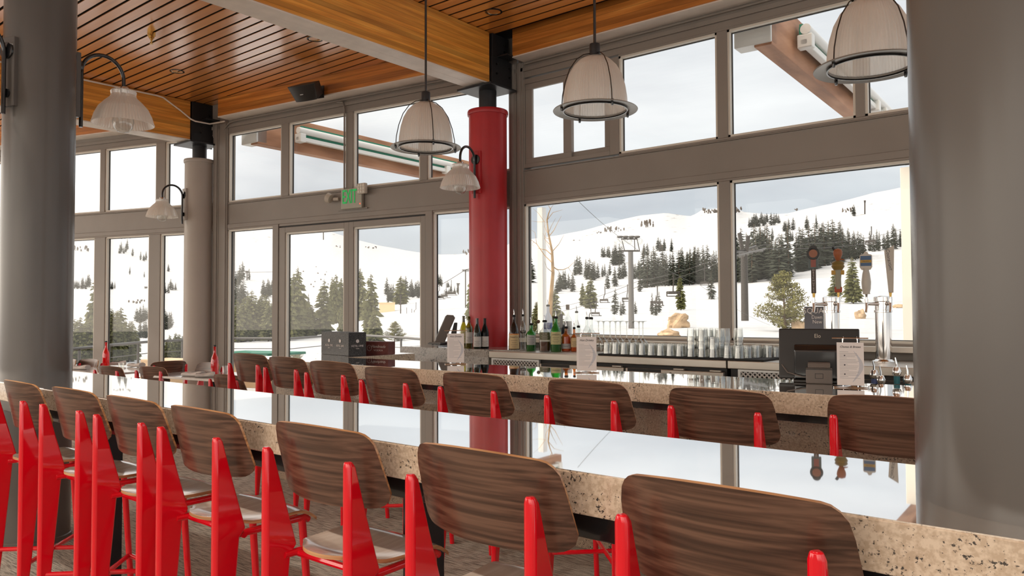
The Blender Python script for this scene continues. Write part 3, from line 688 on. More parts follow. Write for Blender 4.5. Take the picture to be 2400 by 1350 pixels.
def make_seat(name, label, cat, H, sz, zb0, zb1, foot, back_w=.485, group=None):
    """origin: floor, mid between the rear legs' rear edges; faces +Y"""
    t = thing(name, label, cat, (0, 0, 0), 0, group); hx = .197
    lm = None
    for s in (-1, 1):
        if lm is None: lo = leg_mesh(H, sz-.008, .112, 0).build('rear_leg', M['red'], t, ang=30); lm = lo.data; b = lo.modifiers.new('bevel', 'BEVEL'); b.width = .004; b.segments = 2; b.limit_method = 'ANGLE'; b.angle_limit = radians(30)
        else: lo = lo.copy(); C.objects.link(lo); lo.parent = t; KIDS[t.name].append(lo)
        lo.location.x = s*hx
    back_mesh(back_w, zb0, zb1, .030, .20).build('backrest', [M['walnut'], M['ply']], t, ang=50)
    seat_mesh(.405, .40, sz, .045).build('seat', [M['seatwood'], M['ply']], t, ang=50)
    f = MB(); zt = sz-.035
    for s in (-1, 1): f.tube([(s*(hx-.012), .07, zt), (s*.172, .38, zt), (s*.170, .40, zt-.012)], .0125, 10)
    f.tube([(-hx, .12, zt-.004), (hx, .12, zt-.004)], .011, 8); f.tube([(-.172, .36, zt), (.172, .36, zt)], .011, 8)
    f.build('seat_frame', M['red'], t)
    for s in (-1, 1): MB().tube([(s*.170, .372, zt), (s*.182, .430, 0)], .0145, 12).build('front_leg', M['red'], t)
    if foot:
        f = MB(); zf = foot
        yf = .372+.058*(1-zf/zt)
        f.tube([(-.18, yf, zf), (.18, yf, zf)], .012, 10)
        for s in (-1, 1): f.tube([(s*hx, .03, zf), (-s*.178, yf, zf+.001*s)], .0115, 8)
        f.build('foot_rest', M['red'], t)
    return t
stool0 = make_seat('bar_stool', 'x', 'bar stool', 1.043, .728, .885, 1.124, .25)
first = [True]
def put(src, loc, rz, label, group):
    if src['label'] == 'x': o = src
    else: o = copy_tree(src)
    o.location = loc; o.rotation_euler = (0, 0, rz); o['label'] = label
    if group: o['group'] = group
    return o
FR = 'red-legged bar stools along the near bar'
front = [(-.645, 'nearest walnut bar stool, cut by the bottom edge, before the wide grey column'),
 (-1.28, 'second nearest walnut bar stool, at the bottom centre of the picture'),
 (-1.93, 'third nearest bar stool at the near bar, its pale seat open to view'),
 (-2.62, 'fourth bar stool from the viewer along the near bar'),
 (-3.175, 'fifth bar stool along the near bar, two places right of the left grey column'),
 (-3.76, 'sixth bar stool along the near bar, standing before the left grey column'),
 (-4.37, 'farthest bar stool at the near bar, cut by the left picture edge')]
for i, (x, lb) in enumerate(front): put(stool0, (x, 1.38+[0, 0, 0, .0, .005, .01, .0][i], 0), [0, .0, .01, -.01, 0, .01, -.01][i], lb, FR)
BK = 'bar stools along the inner bar'
back = [(-.77, 3.22, 'inner bar stool half hidden behind the wide grey column'),
 (-1.43, 3.10, 'inner bar stool in front of the black till screen, second from the wide grey column'),
 (-2.12, 3.10, 'inner bar stool in front of the middle menu stand, third from the wide grey column'),
 (-2.866, 3.10, 'inner bar stool below the wine bottles and red column, fourth from the wide grey column'),
 (-3.57, 3.12, 'inner bar stool below the dusky red carton, fourth from the far left end'),
 (-4.34, 3.27, 'inner bar stool right before the black patterned box, third from the far left end'),
 (-5.02, 3.38, 'inner bar stool second from the far left end, before the stone end of the bar'),
 (-5.70, 3.49, 'inner bar stool at the far left end, standing past the end of the stone bar')]
for x, y, lb in back: put(stool0, (x, y, 0), [0, .01, -.01, 0, .01, .02, 0, .03][back.index((x, y, lb))], lb, BK)

# dining tables and chairs
def table(label, cx, cy, lx, ly, rz):
    t = thing('dining_table', label, 'table', (cx, cy, 0), rz)
    MB().box(-lx/2, lx/2, -ly/2, ly/2, .715, .74).build('table_top', M['marble'], t, smooth=False, bevel=.004)
    MB().lathe([(0, 0), (.24, 0), (.24, .012), (.04, .03), (.035, .70), (.12, .714), (0, .714)], 32).build('pedestal', M['steel'], t)
    return t
T2 = table('white marble dining table with a red bottle, right in front of the off-white column', -8.30, 4.72, 1.5, .80, radians(8))
T1 = table('white marble dining table with a red bottle by the far left windows', -10.3, 4.30, 1.5, .75, radians(14))
chair0 = make_seat('dining_chair', 'x', 'chair', .80, .455, .635, .845, 0, .45)
DC = 'walnut dining chairs at the marble tables'
def chair_at(px, py, ztop, rz, lb):
    p = onZ(px, py, ztop); off = Vector((sin(-rz)*-.0, 0, 0)); put(chair0, (p.x, p.y, 0), rz, lb, DC)
chair_at(520, 878, .845, radians(8), 'dark walnut dining chair backing towards the viewer beside the far end bar stool')
chair_at(345, 859, .845, radians(14), 'lighter walnut dining chair with its broad back before the off-white column')
chair_at(245, 858, .845, radians(12), 'walnut dining chair with its back to the viewer right of the left grey column')
chair_at(500, 849, .845, radians(186), 'walnut dining chair facing the viewer behind the red bottle by the corner window post')
chair_at(400, 846, .845, radians(80), 'walnut dining chair turned sideways just left of the off-white column')
chair_at(220, 841, .845, radians(190), 'pale walnut dining chair facing the viewer left of the far red bottle')
chair_at(172, 841, .845, radians(185), 'orange-lit walnut dining chair just visible past the left grey column')
M['redglass'] = thinglass('red_bottle_glass', (.75, .01, .015), .10, .6, .02, body=.45, bodycol=(.85, .01, .02))
M['liquid_dark'] = plain('dark_wine', (.05, .004, .004), .1)
def red_bottle(label, p):
    t = thing('water_bottle', label, 'bottle', p)
    MB().lathe([(0, 0), (.040, 0), (.043, .01), (.043, .15), (.036, .19), (.018, .235), (.014, .26), (.013, .30), (.016, .305), (.016, .318), (0, .318)], 24).build('bottle_body', M['redglass'], t)
    MB().lathe([(.0165, .319), (.015, .335), (0, .338)], 16).build('stopper', M['gasket'], t)
red_bottle('tall red glass bottle on the marble table in front of the off-white column', onZ(503, 876, .7405))
red_bottle('tall red glass bottle on the table by the far left window', onZ(248, 857, .7405))
def napkin(label, px, py, rz, ln=.24):
    t = thing('rolled_napkin', label, 'napkin', onZ(px, py, .7405), rz, 'rolled napkins on the marble tables')
    mb = MB(); pts = []
    n = 12; vs = []
    for i in range(n+1):
        u = i/n; r = .022+.010*u+.003*sin(u*9)
        for j in range(12):
            a = 2*pi*j/12; vs.append((-ln/2+ln*u, r*1.5*cos(a)*(1+.06*sin(3*a+u*5)), max(0, r*.9+r*.9*sin(a))))
    fs = [(i*12+j, i*12+(j+1) % 12, (i+1)*12+(j+1) % 12, (i+1)*12+j) for i in range(n) for j in range(12)]
    fs += [tuple(range(12)), tuple(range(n*12, n*12+12))[::-1]]
    mb.add(vs, fs).build('cloth', M['napkin'], t)
    q = MB()
    for k in (-1, 1): q.tube([(-ln*.45, k*.012-.01, .042), (0, k*.012, .052), (ln*.45, k*.014+.01, .060)], .0022, 5)
    q.build('stripe', M['stripe'], t)
napkin('rolled grey napkin in front of the red bottle on the nearer marble table', 452, 882, radians(20), .28)
napkin('rolled napkin beside the red bottle base on the nearer marble table', 480, 884, radians(50), .2)
napkin('rolled napkin lying right of the far red bottle', 318, 860, radians(10), .28)
napkin('crumpled rolled napkin just behind the far red bottle', 276, 856, radians(60), .2)
napkin('rolled napkin next to the left grey column on the far table', 186, 866, radians(25), .26)
def tumbler_mesh(r0, r1, h, n=20):
    return MB().lathe([(0, .0), (r0, 0), (r1, h), (r1-.003, h), (r0-.004, .014), (0, .014)], n)
tm = None
for lb, px, py in (('clear water glass beside the far red bottle', 284, 866), ('clear water glass at the right end of the nearer marble table', 528, 874)):
    o = tumbler_mesh(.03, .036, .085).build('water_glass', M['tumbler'], None, loc=onZ(px, py, .7405)); tag(o, lb, 'glass')

# ================================================================ THINGS ON THE BARS
# patterned black display box + red carton
cN = onZ(817, 834.5, BT+.003); cL = onZ(753, 829.5, BT+.003); cR = onZ(856, 829.5, BT+.003)
def carton(name, label, c, l, r, h, mat, th=0):
    t = thing(name, label, 'box', c)
    a = (Vector((l.x-c.x, l.y-c.y, 0))); b = Vector((-a.y, a.x, 0)).normalized()
    if b.y < 0: b = -b
    b = b*(Vector((r.x-c.x, r.y-c.y, 0)).length*th)
    vs = [Vector((0, 0, 0)), a, a+b, b]; up = Vector((0, 0, h))
    MB().add([tuple(v) for v in vs]+[tuple(v+up) for v in vs], [(0, 1, 2, 3), (4, 7, 6, 5), (0, 4, 5, 1), (1, 5, 6, 2), (2, 6, 7, 3), (3, 7, 4, 0)]).build('carton_body', mat, t, smooth=False, bevel=.002)
    return t, a, b
M['speckbox'] = None
def speck():
    m, N, L, b = newmat('grey_speckled_black_card')
    t = N.new('ShaderNodeTexCoord'); n = N.new('ShaderNodeTexNoise'); n.inputs['Scale'].default_value = 180; n.inputs['Detail'].default_value = 3
    L.new(t.outputs['Object'], n.inputs['Vector']); r = N.new('ShaderNodeValToRGB'); L.new(n.outputs['Fac'], r.inputs[0])
    r.color_ramp.elements[0].position = .46; r.color_ramp.elements[0].color = (.012, .012, .012, 1)
    r.color_ramp.elements[1].position = .66; r.color_ramp.elements[1].color = (.12, .115, .11, 1)
    L.new(r.outputs[0], b.inputs['Base Color']); b.inputs['Roughness'].default_value = .5; return m
M['speckbox'] = speck()
M['redcard'] = plain('dusky_red_card', (.17, .055, .05), .5, var=.15, scale=40)
t, a, b = carton('display_box', 'black speckled cardboard box with white crests on the inner bar', cN, cL, cR, .205, M['speckbox'], .52)
def face_T(c0, d, u, v, out=.0015):
    """frame on a vertical face starting at local c0 running along unit dir d"""
    d = d.normalized(); n = Vector((d.y, -d.x, 0))
    return Matrix(((d.x, 0, n.x, c0.x+d.x*u+n.x*out), (d.y, 0, n.y, c0.y+d.y*u+n.y*out), (0, 1, 0, v), (0, 0, 0, 1)))
la = a.length
for k in (.30, .70):
    Tm = face_T(a, -a, la*k, .085); text('KETEL ONE', .026, M['white'], t, Tm, sx=1.0)
    text('VODKA', .010, M['white'], t, face_T(a, -a, la*k, .062), sx=1.1)
    MB().lathe([(0, 0), (.016, 0), (.016, .001), (0, .001)], 18, T=face_T(a, -a, la*k, .128)).build('crest', M['white'], t)
lb_ = b.length
text('KETEL ONE', .024, M['white'], t, face_T(Vector((0, 0, 0)), b, lb_*.5, .085)); text('VODKA', .010, M['white'], t, face_T(Vector((0, 0, 0)), b, lb_*.5, .062))
MB().lathe([(0, 0), (.016, 0), (.016, .001), (0, .001)], 18, T=face_T(Vector((0, 0, 0)), b, lb_*.5, .128)).build('crest', M['white'], t)
c0 = onZ(910, 831, BT+.003); l0 = onZ(862, 829.5, BT+.003); l0 = c0+(l0-c0)*1.15
t, a, b = carton('display_box', 'dusky red cardboard carton with pale script beside the black speckled box', c0, l0, c0+Vector((.14, .14, 0)), .115, M['redcard'], .5)
la = a.length
text('Handmade', .038, M['pale_card'] if 'pale_card' in M else M['napkin'], t, face_T(a, -a, la*.58, .070), shear=.35)
text('VODKA', .022, M['napkin'], t, face_T(a, -a, la*.58, .035), sx=1.4)
q = MB(); Tm = face_T(a, -a, la*.2, .055)
q.lathe([(.024, 0), (.027, 0), (.027, .001), (.024, .001)], 24, T=Tm).build('round_emblem', M['napkin'], t)
text('T', .026, M['napkin'], t, Tm)

# menus on wire stands
def menu(label, px, py, title, lines, sc_=1.0, detail=False):
    p = onZ(px, py, BT+.003); d = ray(px, py); rz = atan2(d.y, d.x)-pi/2
    t = thing('menu_stand', label, 'menu', p, rz)
    q = MB(); r = .0028; W = .062*sc_; H = .245*sc_
    q.tube([(-W*1.25, -.035, .003), (W*1.25, -.035, .003)], r, 6); q.tube([(-W*1.25, -.035, .003), (0, .05, .003), (W*1.25, -.035, .003)], r, 6)
    for s in (-1, 1): q.tube([(s*W*.55, -.02, .003), (s*W*.55, .012, H)], r, 6)
    q.tube([(-W*1.35, .012, H), (W*1.35, .012, H)], r*1.3, 6); q.build('wire_stand', M['chrome'], t)
    q = MB()
    for s in (-1, 1):
        ring = [(s*W*.5, .012+.009*cos(a_)-.004, H-.004+.011*sin(a_)) for a_ in [2*pi*i/14 for i in range(15)]]
        q.tube(ring, .0018, 6, caps=False)
    q.build('binder_rings', M['chrome'], t)
    z1, z0 = H-.020, .012; pg = MB().box(-W, W, -.002, .002, z0, z1).build('menu_page', M['white'], t, smooth=False)
    pg.rotation_euler = (-.09, 0, 0); pg.location = (0, -.022, 0)
    def pT(x, z): return stand(x, -.0028, z)
    text(title, (.0145 if detail else .019)*sc_, M['ink'], pg, pT(0, z1-.022*sc_), shear=.3)
    q = MB()
    for i in range(lines):
        z = z1-.048*sc_-i*(z1-z0-.075*sc_)/lines
        wd = W*(1.5 if i % 4 else .7)*RND.uniform(.75, 1.05); xs = -W*.8
        q.box(xs, xs+wd, -.0028, -.002, z, z+.0016*sc_)
    q.build('printed_lines', M['pale_ink'], pg, smooth=False)
    q = MB(); cz = (z0+z1)/2                      # pale swoosh printed down the right side
    pts = [(W*.25+W*.55*sin(k_/10*pi*1.05), 0, cz+(z1-z0)*.30-(z1-z0)*.72*k_/10) for k_ in range(11)]
    vs = []
    for (x_, y_, z_), wv in zip(pts, [.1, .3, .5, .7, .85, 1, .95, .8, .6, .4, .15]): vs += [(x_-W*.16*wv, -.0024, z_), (x_+W*.16*wv, -.0024, z_)]
    q.add(vs, [(2*i, 2*i+1, 2*i+3, 2*i+2) for i in range(10)]); q.build('printed_swoosh', M['curve_ink'], pg, smooth=False)
    if detail:
        q = MB()
        for z in (z1-.065*sc_, z1-.112*sc_, z1-.158*sc_): q.cyl((-W*.42, -.0030, z), (-W*.42, -.002, z), .0035, 10)
        q.build('printed_dots', M['ink'], pg)
    return t
menu('small white Hot Drinks menu on a wire stand in front of the wine bottles', 1068, 853, 'Hot Drinks', 14)
menu('white Hot Drinks menu on a wire stand in front of the liquor bottles', 1375, 873, 'Hot Drinks', 16)
menu('larger white menu with rings standing against the black till screen', 1994, 908, 'Chutes & Brews', 18, 1.0, True)

# till screen on the inner bar, seen from behind
p = onZ(1920, 894.5, BT+.003); d = ray(1920, 894.5); rz = atan2(d.y, d.x)-pi/2
t = thing('till_screen', 'black touchscreen till seen from behind on the inner bar', 'monitor', p, rz)
W, H = .205, .285
MB().prism([(-.0, .012), (-.0, .03), (.045, .285), (.062, .285), (.062, .265), (.025, .012)], 'x', -W, W).build('screen_housing', M['black'], t, smooth=False, bevel=.006)
MB().prism([(-.045, .015), (-.045, .17), (-.012, .20), (.03, .20), (.012, .015)], 'x', -.125, .155).build('rear_cover', M['blackmetal'], t, smooth=False, bevel=.008)
MB().box(-.13, .16, -.08, .10, 0, .014).build('base', M['black'], t, smooth=False, bevel=.004)
Tm = Matrix.Translation((-.005, .0275, .243)) @ Euler((pi/2-.173, 0, 0)).to_matrix().to_4x4()
text('Elo', .03, M['offwhite'], t, Matrix.Translation((-.005, .0325, .245)) @ Euler((pi/2-.175, 0, 0)).to_matrix().to_4x4(), sx=.9)
MB().tube([(-.19, .0, .09), (-.16, -.04, .05), (-.08, -.085, .03), (0, -.09, .028)], .003, 8).build('cable', M['greyplastic'], t)
t = thing('receipt_printer', 'grey receipt printer in front of the black till screen', 'printer', onZ(1920, 896, BT+.003), rz)
MB().box(-.065, .065, -.10, -.03, 0, .082).build('printer_body', M['greyplastic'], t, smooth=False, bevel=.006)
MB().prism([(-.100, .084), (-.085, .108), (-.045, .112), (-.035, .084)], 'x', -.055, .055).build('paper_cover', M['greyplastic'], t, smooth=False, bevel=.003)
MB().box(-.066, .066, -.1015, -.1, .074, .078).box(-.02, .02, -.1015, -.1, .028, .030).box(-.02, .02, -.1015, -.1, .052, .054).box(-.02, -.018, -.1015, -.1, .028, .054).box(.018, .02, -.1015, -.1, .028, .054).build('seam_lines', M['gasket'], t, smooth=False)

# ordering screen on the granite ledge, seen from the side
t = thing('till_screen', 'tilted till screen seen side-on by the wine bottles under the red column', 'monitor', onZ(1062, 812, 1.0905)+Vector((-.12, .13, 0)), radians(-47))
sl = [(-.195, .045), (-.07, .335), (.0, .33), (.02, .30), (-.095, .035)]
MB().prism(sl, 'x', -.12, .16).build('screen_housing', M['greyplastic'], t, smooth=False, bevel=.006)
MB().prism([(-.186, .075), (-.078, .322), (-.082, .325), (-.194, .068)], 'x', -.11, .15).build('screen_glass', M['alu'], t, smooth=False)
MB().prism([(-.04, .07), (.01, .25), (.045, .25), (.03, .07)], 'x', -.07, .11).build('rear_cover', M['black'], t, smooth=False, bevel=.006)
MB().prism([(-.10, 0), (.10, 0), (.05, .02), (.02, .14), (-.01, .14), (-.02, .02)], 'x', -.03, .07).build('stand', M['black'], t, smooth=False, bevel=.004)
t = thing('card_keyboard', 'black keyboard lying on the granite ledge in front of the tilted till screen', 'keyboard', onZ(1030, 807, 1.09), radians(-20))
MB().prism([(-.07, 0), (-.07, .012), (.06, .03), (.07, .024), (.07, 0)], 'x', -.16, .16).build('keyboard_body', M['black'], t, smooth=False, bevel=.003)
q = MB()
for i in range(12):
    for j in range(4): q.box(-.148+i*.025, -.128+i*.025, -.06+j*.03, -.036+j*.03, .014+j*.0045, .022+j*.0045)
q.build('keys', M['greyplastic'], t, smooth=False)

# ---------------------------------------------------------------- bottles
GLS = {}
def gl(name, col, body=.0, bodycol=None):
    if name not in GLS: GLS[name] = thinglass('bottle_glass_'+name, col, .05, .5, .02, body=body, bodycol=bodycol or col, rim=tuple(c*.35 for c in col))
    return GLS[name]
gl('clear', (.90, .93, .92)); gl('green', (.10, .62, .16), .35, (.03, .40, .07)); gl('darkgreen', (.03, .10, .02), .35, (.01, .03, .008))
gl('olive', (.55, .50, .05), .3, (.35, .30, .02)); gl('amber', (.85, .42, .10), .2, (.55, .20, .03)); gl('black', (.02, .02, .02), .8, (.012, .012, .012))
gl('frost', (.80, .84, .90), .55, (.70, .75, .82)); gl('brown', (.12, .03, .01), .5, (.04, .012, .006))
LQ = {'amber': plain('amber_liquor', (.60, .20, .02), .1, coat=.3), 'dark': plain('dark_liquor', (.10, .03, .012), .1, coat=.3), 'wine': plain('deep_wine', (.015, .006, .008), .1)}
PAPER = {'cream': plain('cream_label', (.58, .44, .24), .6), 'grey': plain('grey_label', (.40, .41, .40), .6), 'white': plain('white_label', (.60, .58, .55), .6),
         'olive': plain('olive_label', (.13, .13, .07), .6), 'yellow': plain('yellow_green_label', (.52, .48, .26), .6), 'black': plain('black_label', (.02, .02, .02), .5), 'blue': plain('blue_label', (.10, .14, .32), .5)}
PR = {'wine': [(0, 0), (.92, 0), (1, .02), (1, .60), (.93, .66), (.55, .74), (.36, .80), (.35, .97), (.38, .975), (.38, 1), (.30, 1)],
      'burg': [(0, 0), (.92, 0), (1, .02), (1, .48), (.90, .58), (.62, .70), (.40, .78), (.35, .85), (.34, .97), (.38, .975), (.38, 1), (.30, 1)],
      'spirit': [(0, 0), (.92, 0), (1, .02), (1, .56), (.94, .63), (.66, .70), (.40, .76), (.34, .82), (.33, 1)],
      'jen': [(0, 0), (.95, 0), (1, .02), (1, .52), (.96, .62), (.74, .72), (.46, .80), (.33, .86), (.33, 1)],
      'gin': [(0, 0), (.92, 0), (1, .02), (1, .60), (.98, .66), (.80, .74), (.45, .79), (.36, .83), (.35, 1)],
      'cone': [(0, 0), (.95, 0), (1, .02), (.98, .30), (.86, .52), (.64, .72), (.40, .80), (.26, .85), (.24, 1)],
      'tall': [(0, 0), (.92, 0), (1, .02), (1, .64), (.93, .72), (.62, .79), (.38, .84), (.34, .90), (.33, 1)],
      'round': [(0, 0), (.6, 0), (.86, .08), (1, .24), (.98, .40), (.80, .54), (.45, .63), (.30, .70), (.28, 1)],
      'square': [(0, 0), (.96, 0), (1, .02), (1, .62), (.92, .68), (.55, .76), (.36, .82), (.34, 1)]}
def bottle(label, loc, h, r, kind, glass, lab=None, liq=None, top='pour', neck=None, words=(), rz=None, group=None, labz=(.12, .5)):
    if rz is None: rz = atan2(loc[1], loc[0])-pi/2
    t = thing('wine_bottle' if kind in ('wine', 'burg') else 'liquor_bottle', label, 'bottle', loc, rz, group)
    prof = [(a*r, b*h) for a, b in PR[kind]]
    n = 28
    MB().lathe(prof, n).build('bottle_body', GLS[glass], t)
    if liq:
        zf = liq[1]*h; pp = [(a*r*.93, max(.004, b*h)) for a, b in PR[kind] if b*h < zf]
        ra = pp[-1][0]; MB().lathe(pp+[(ra, zf), (0, zf)], n).build('liquid', LQ[liq[0]], t)
    if lab:
        z0, z1 = labz[0]*h, labz[1]*h
        def rad(z):
            for (r0, a), (r1, b) in zip(prof, prof[1:]):
                if b > a and a <= z <= b: return r0+(r1-r0)*(z-a)/(b-a)
            return r
        zs = [z0+(z1-z0)*i/5 for i in range(6)]
        lo = MB().lathe([(rad(z)+.0012, z) for z in zs], 18, a0=-pi/2-1.15, a1=-pi/2+1.15).build('paper_label', PAPER[lab], t)
        q = MB(); zc = (z0+z1)/2
        for i in range(4 if z1-z0 > .05 else 2):
            z = z1-(z1-z0)*(.45+.14*i); wd = .55 if i % 2 else .8
            q.lathe([(rad(z)+.0018, z-.0012), (rad(z)+.0018, z+.0012)], 8, a0=-pi/2-wd*.8, a1=-pi/2+wd*.8)
        q.build('printed_lines', M['ink'] if lab not in ('black', 'olive') else M['napkin'], lo)
        for i, (s_, sz) in enumerate(words):
            z = z1-(z1-z0)*.22-i*sz*1.2
            text(s_, sz, M['ink'] if lab not in ('black', 'olive') else M['napkin'], lo, stand(0, -rad(z)-.0022, z), ext=.0004)
    rn = prof[-1][0]
    if neck: MB().lathe([(rn*1.25, h*.80), (rn*1.15, h*.84), (rn*1.12, h*.97), (rn*1.2, h*1.0), (0, h*1.005)], 18).build('neck_foil', neck, t)
    if top == 'pour':
        MB().lathe([(rn*1.05, h), (rn*1.25, h+.004), (rn*1.25, h+.016), (rn*.8, h+.022), (0, h+.022)], 14).build('pourer_cork', M['rubber'], t)
        MB().tube([(0, 0, h+.02), (0, 0, h+.045), (-.006, -.002, h+.075)], [.0055, .0045, .003], 8).build('pour_spout', M['chrome'], t)
    elif top == 'cork': MB().lathe([(rn*1.3, h-.004), (rn*1.3, h+.05), (0, h+.052)], 14).build('stopper', M['bark'], t)
    elif top == 'ball': MB().lathe([(0, h-.002)]+[(.020*sin(a_), h+.018-.020*cos(a_)) for a_ in [pi*i/10 for i in range(1, 10)]]+[(0, h+.038)], 16).build('stopper', M['bark'], t)
    return t
CT = 1.0785
def bp(px, py, z=CT): q = onZ(px, py, z); return (q.x, q.y, z+.0005)
WB = None
plainfoil = plain('dark_foil', (.03, .02, .02), .4); redfoil = plain('oxblood_foil', (.16, .03, .03), .4); gfoil = plain('grey_foil', (.10, .09, .09), .4)
bottle('olive glass white-wine bottle at the left of the group by the red column', bp(1086.5, 813, 1.0905), .322, .040, 'burg', 'olive', 'yellow', ('wine', .48), None, plainfoil)
bottle('olive wine bottle with an oxblood foil and white label, second from left', bp(1099.5, 815.5, 1.0905), .320, .038, 'wine', 'olive', 'white', ('wine', .66), None, redfoil, labz=(.15, .50))
bottle('dark wine bottle hidden behind the others, only its black neck showing', bp(1109, 809, 1.0905), .335, .037, 'wine', 'black', None, None, None, plainfoil)
bottle('dark wine bottle with a square white label, second from the red column', bp(1118.5, 817, 1.0905), .300, .041, 'burg', 'darkgreen', 'white', ('wine', .50), None, gfoil, labz=(.06, .40))
bottle('dark wine bottle with a white label leaning against the red column', bp(1136.5, 816.5, 1.0905), .300, .040, 'burg', 'black', 'white', ('wine', .50), None, gfoil, labz=(.06, .40))
bottle('cone-shaped amber liqueur bottle with a big cream label, first beside the red column', bp(1205, 821), .325, .054, 'cone', 'brown', 'cream', ('amber', .5), words=(('Frangelico', .019),), labz=(.05, .50))
bottle('slim clear bottle with a dark band, right of the amber cone bottle', bp(1226, 820), .33, .029, 'tall', 'clear', 'black', None, words=(('SOUR', .014),), labz=(.50, .58))
bottle('bright green round-shouldered gin bottle with a grey label', bp(1245, 822.5), .245, .045, 'gin', 'green', 'grey', ('dark', .25), words=(('Tanqueray', .013),), labz=(.24, .62))
bottle('clear bottle with a round wooden stopper behind the green gin bottle', bp(1262, 812), .25, .034, 'spirit', 'clear', None, None, 'ball')
bottle('tallest bottle, frosted pale glass with a blue print', bp(1285, 813), .43, .047, 'tall', 'frost', 'blue', None, words=(), labz=(.44, .60))
bottle('square clear bottle with a dark olive label right of the green gin bottle', bp(1277, 823.5), .275, .053, 'square', 'clear', 'olive', ('dark', .34), words=(('SILVER', .016),), labz=(.40, .66))
bottle('dark green whiskey bottle with a yellow-green label', bp(1303, 824), .31, .051, 'jen', 'green', 'yellow', ('dark', .30), words=(('JAMESON', .017),), labz=(.22, .60))
bottle('black bottle behind the dark green whiskey bottle', bp(1316, 815), .33, .046, 'spirit', 'black', None, None)
bottle('tall clear bottle with a brown stopper and a grey paper label', bp(1331, 812), .40, .046, 'tall', 'clear', 'grey', None, 'cork', labz=(.34, .68))
bottle('amber bottle with a grey label standing low in front of the tall clear one', bp(1327, 823.5), .215, .044, 'gin', 'amber', 'grey', ('amber', .66), words=(), labz=(.12, .34))
bottle('small amber bottle with a cream label just left of the middle menu', bp(1346, 824), .21, .032, 'spirit', 'amber', 'cream', ('amber', .5), labz=(.2, .62))
bottle('clear bottle with a black pourer behind the middle menu', bp(1352, 814), .36, .042, 'spirit', 'clear', None, ('amber', .3))
bottle('short clear round-bellied bottle above the left corner of the middle menu', bp(1356, 822), .22, .044, 'round', 'clear', None, ('amber', .3))
bottle('clear bottle with a tall black pourer above the middle menu', bp(1376, 818), .30, .040, 'spirit', 'clear', None, None)
bottle('round-bellied bottle of dark liquor above the right corner of the middle menu', bp(1386, 821), .30, .056, 'round', 'clear', None, ('dark', .33))

# ---------------------------------------------------------------- glasses
wg = None; WG = 'upturned wine glasses standing in a row on the bar mat'
def wineglass():
    h = .275; pr = [(.033, 0), (.040, .03), (.043, .06), (.038, .09), (.020, .112), (.0055, .125), (.0038, .18), (.0045, .25), (.010, .268), (.036, h-.003), (.036, h), (0, h)]
    return MB().lathe(pr, 24).build('wine_glass', M['stemglass'], None)
MATZ = 1.0945
for i, px in enumerate([1403, 1415, 1430, 1443, 1454, 1469, 1484, 1498, 1507]):
    if wg is None: wg = wineglass(); o = wg
    else: o = wg.copy(); C.objects.link(o)
    y_ = 5.99 if i % 2 == 0 else 5.93
    q = onY(px, 800, y_); o.location = (q.x, y_, MATZ); tag(o, place_word(i, 9)+' stemmed wine glass standing upside down in the row left of the tumblers', 'wine glass', WG)
base = None
def glass_at(x, y, z, flip, label, group, r0=.034, r1=.041, h=.095):
    global base
    if base is None:
        base = MB().lathe([(0, .0), (.034, 0), (.0345, .004), (.041, .095), (.0385, .095), (.032, .014), (0, .012)], 18).build('tumbler', M['tumbler'], None); o = base
    else: o = base.copy(); C.objects.link(o)
    o.rotation_euler = (pi, 0, RND.uniform(0, 1)) ; o.location = (x, y, z+.095)
    tag(o, label, 'glass', group); return o
for j in range(3):
    for i in range(9):
        glass_at(-3.56+i*.086+.0*j, 5.665+j*.090, MATZ, True, place_word(i, 9)+' low upturned glass in the '+['front', 'middle', 'back'][j]+' row below the wine glasses', 'low upturned glasses below the wine glasses')
for j in range(3):
    for i in range(3):
        for k in range(3 if j else 3-(i == 2)):
            glass_at(-2.775+i*.094, 5.668+j*.105, MATZ+k*.064, True, ['bottom', 'middle', 'top'][k]+' tumbler of the '+['front', 'middle', 'rear'][j]+' '+['left', 'centre', 'right'][i]+' stack left of the window mullion', 'stacked tumblers')
for k in range(3): glass_at(-2.53, 6.0, MATZ+k*.064, True, ['bottom', 'middle', 'top'][k]+' tumbler in the lone stack behind the single rows of glasses', 'tumblers of the lone stack')
for j in range(7):
    for i in range(2+(j > 2)):
        if j in (3, 4) and i == 0: continue
        glass_at(-2.47+i*.088+.028*j-.05*(j > 2), 5.668+j*.088 if j < 4 else 5.668+j*.088, MATZ if 5.668+j*.088 < 6.0 else CT+.0005, True, ['left', 'middle', 'right'][i]+' single tumbler in the '+['front', 'second', 'third', 'fourth', 'fifth', 'sixth', 'rearmost'][j]+' row between the stacks and the till screen', 'single rows of tumblers')

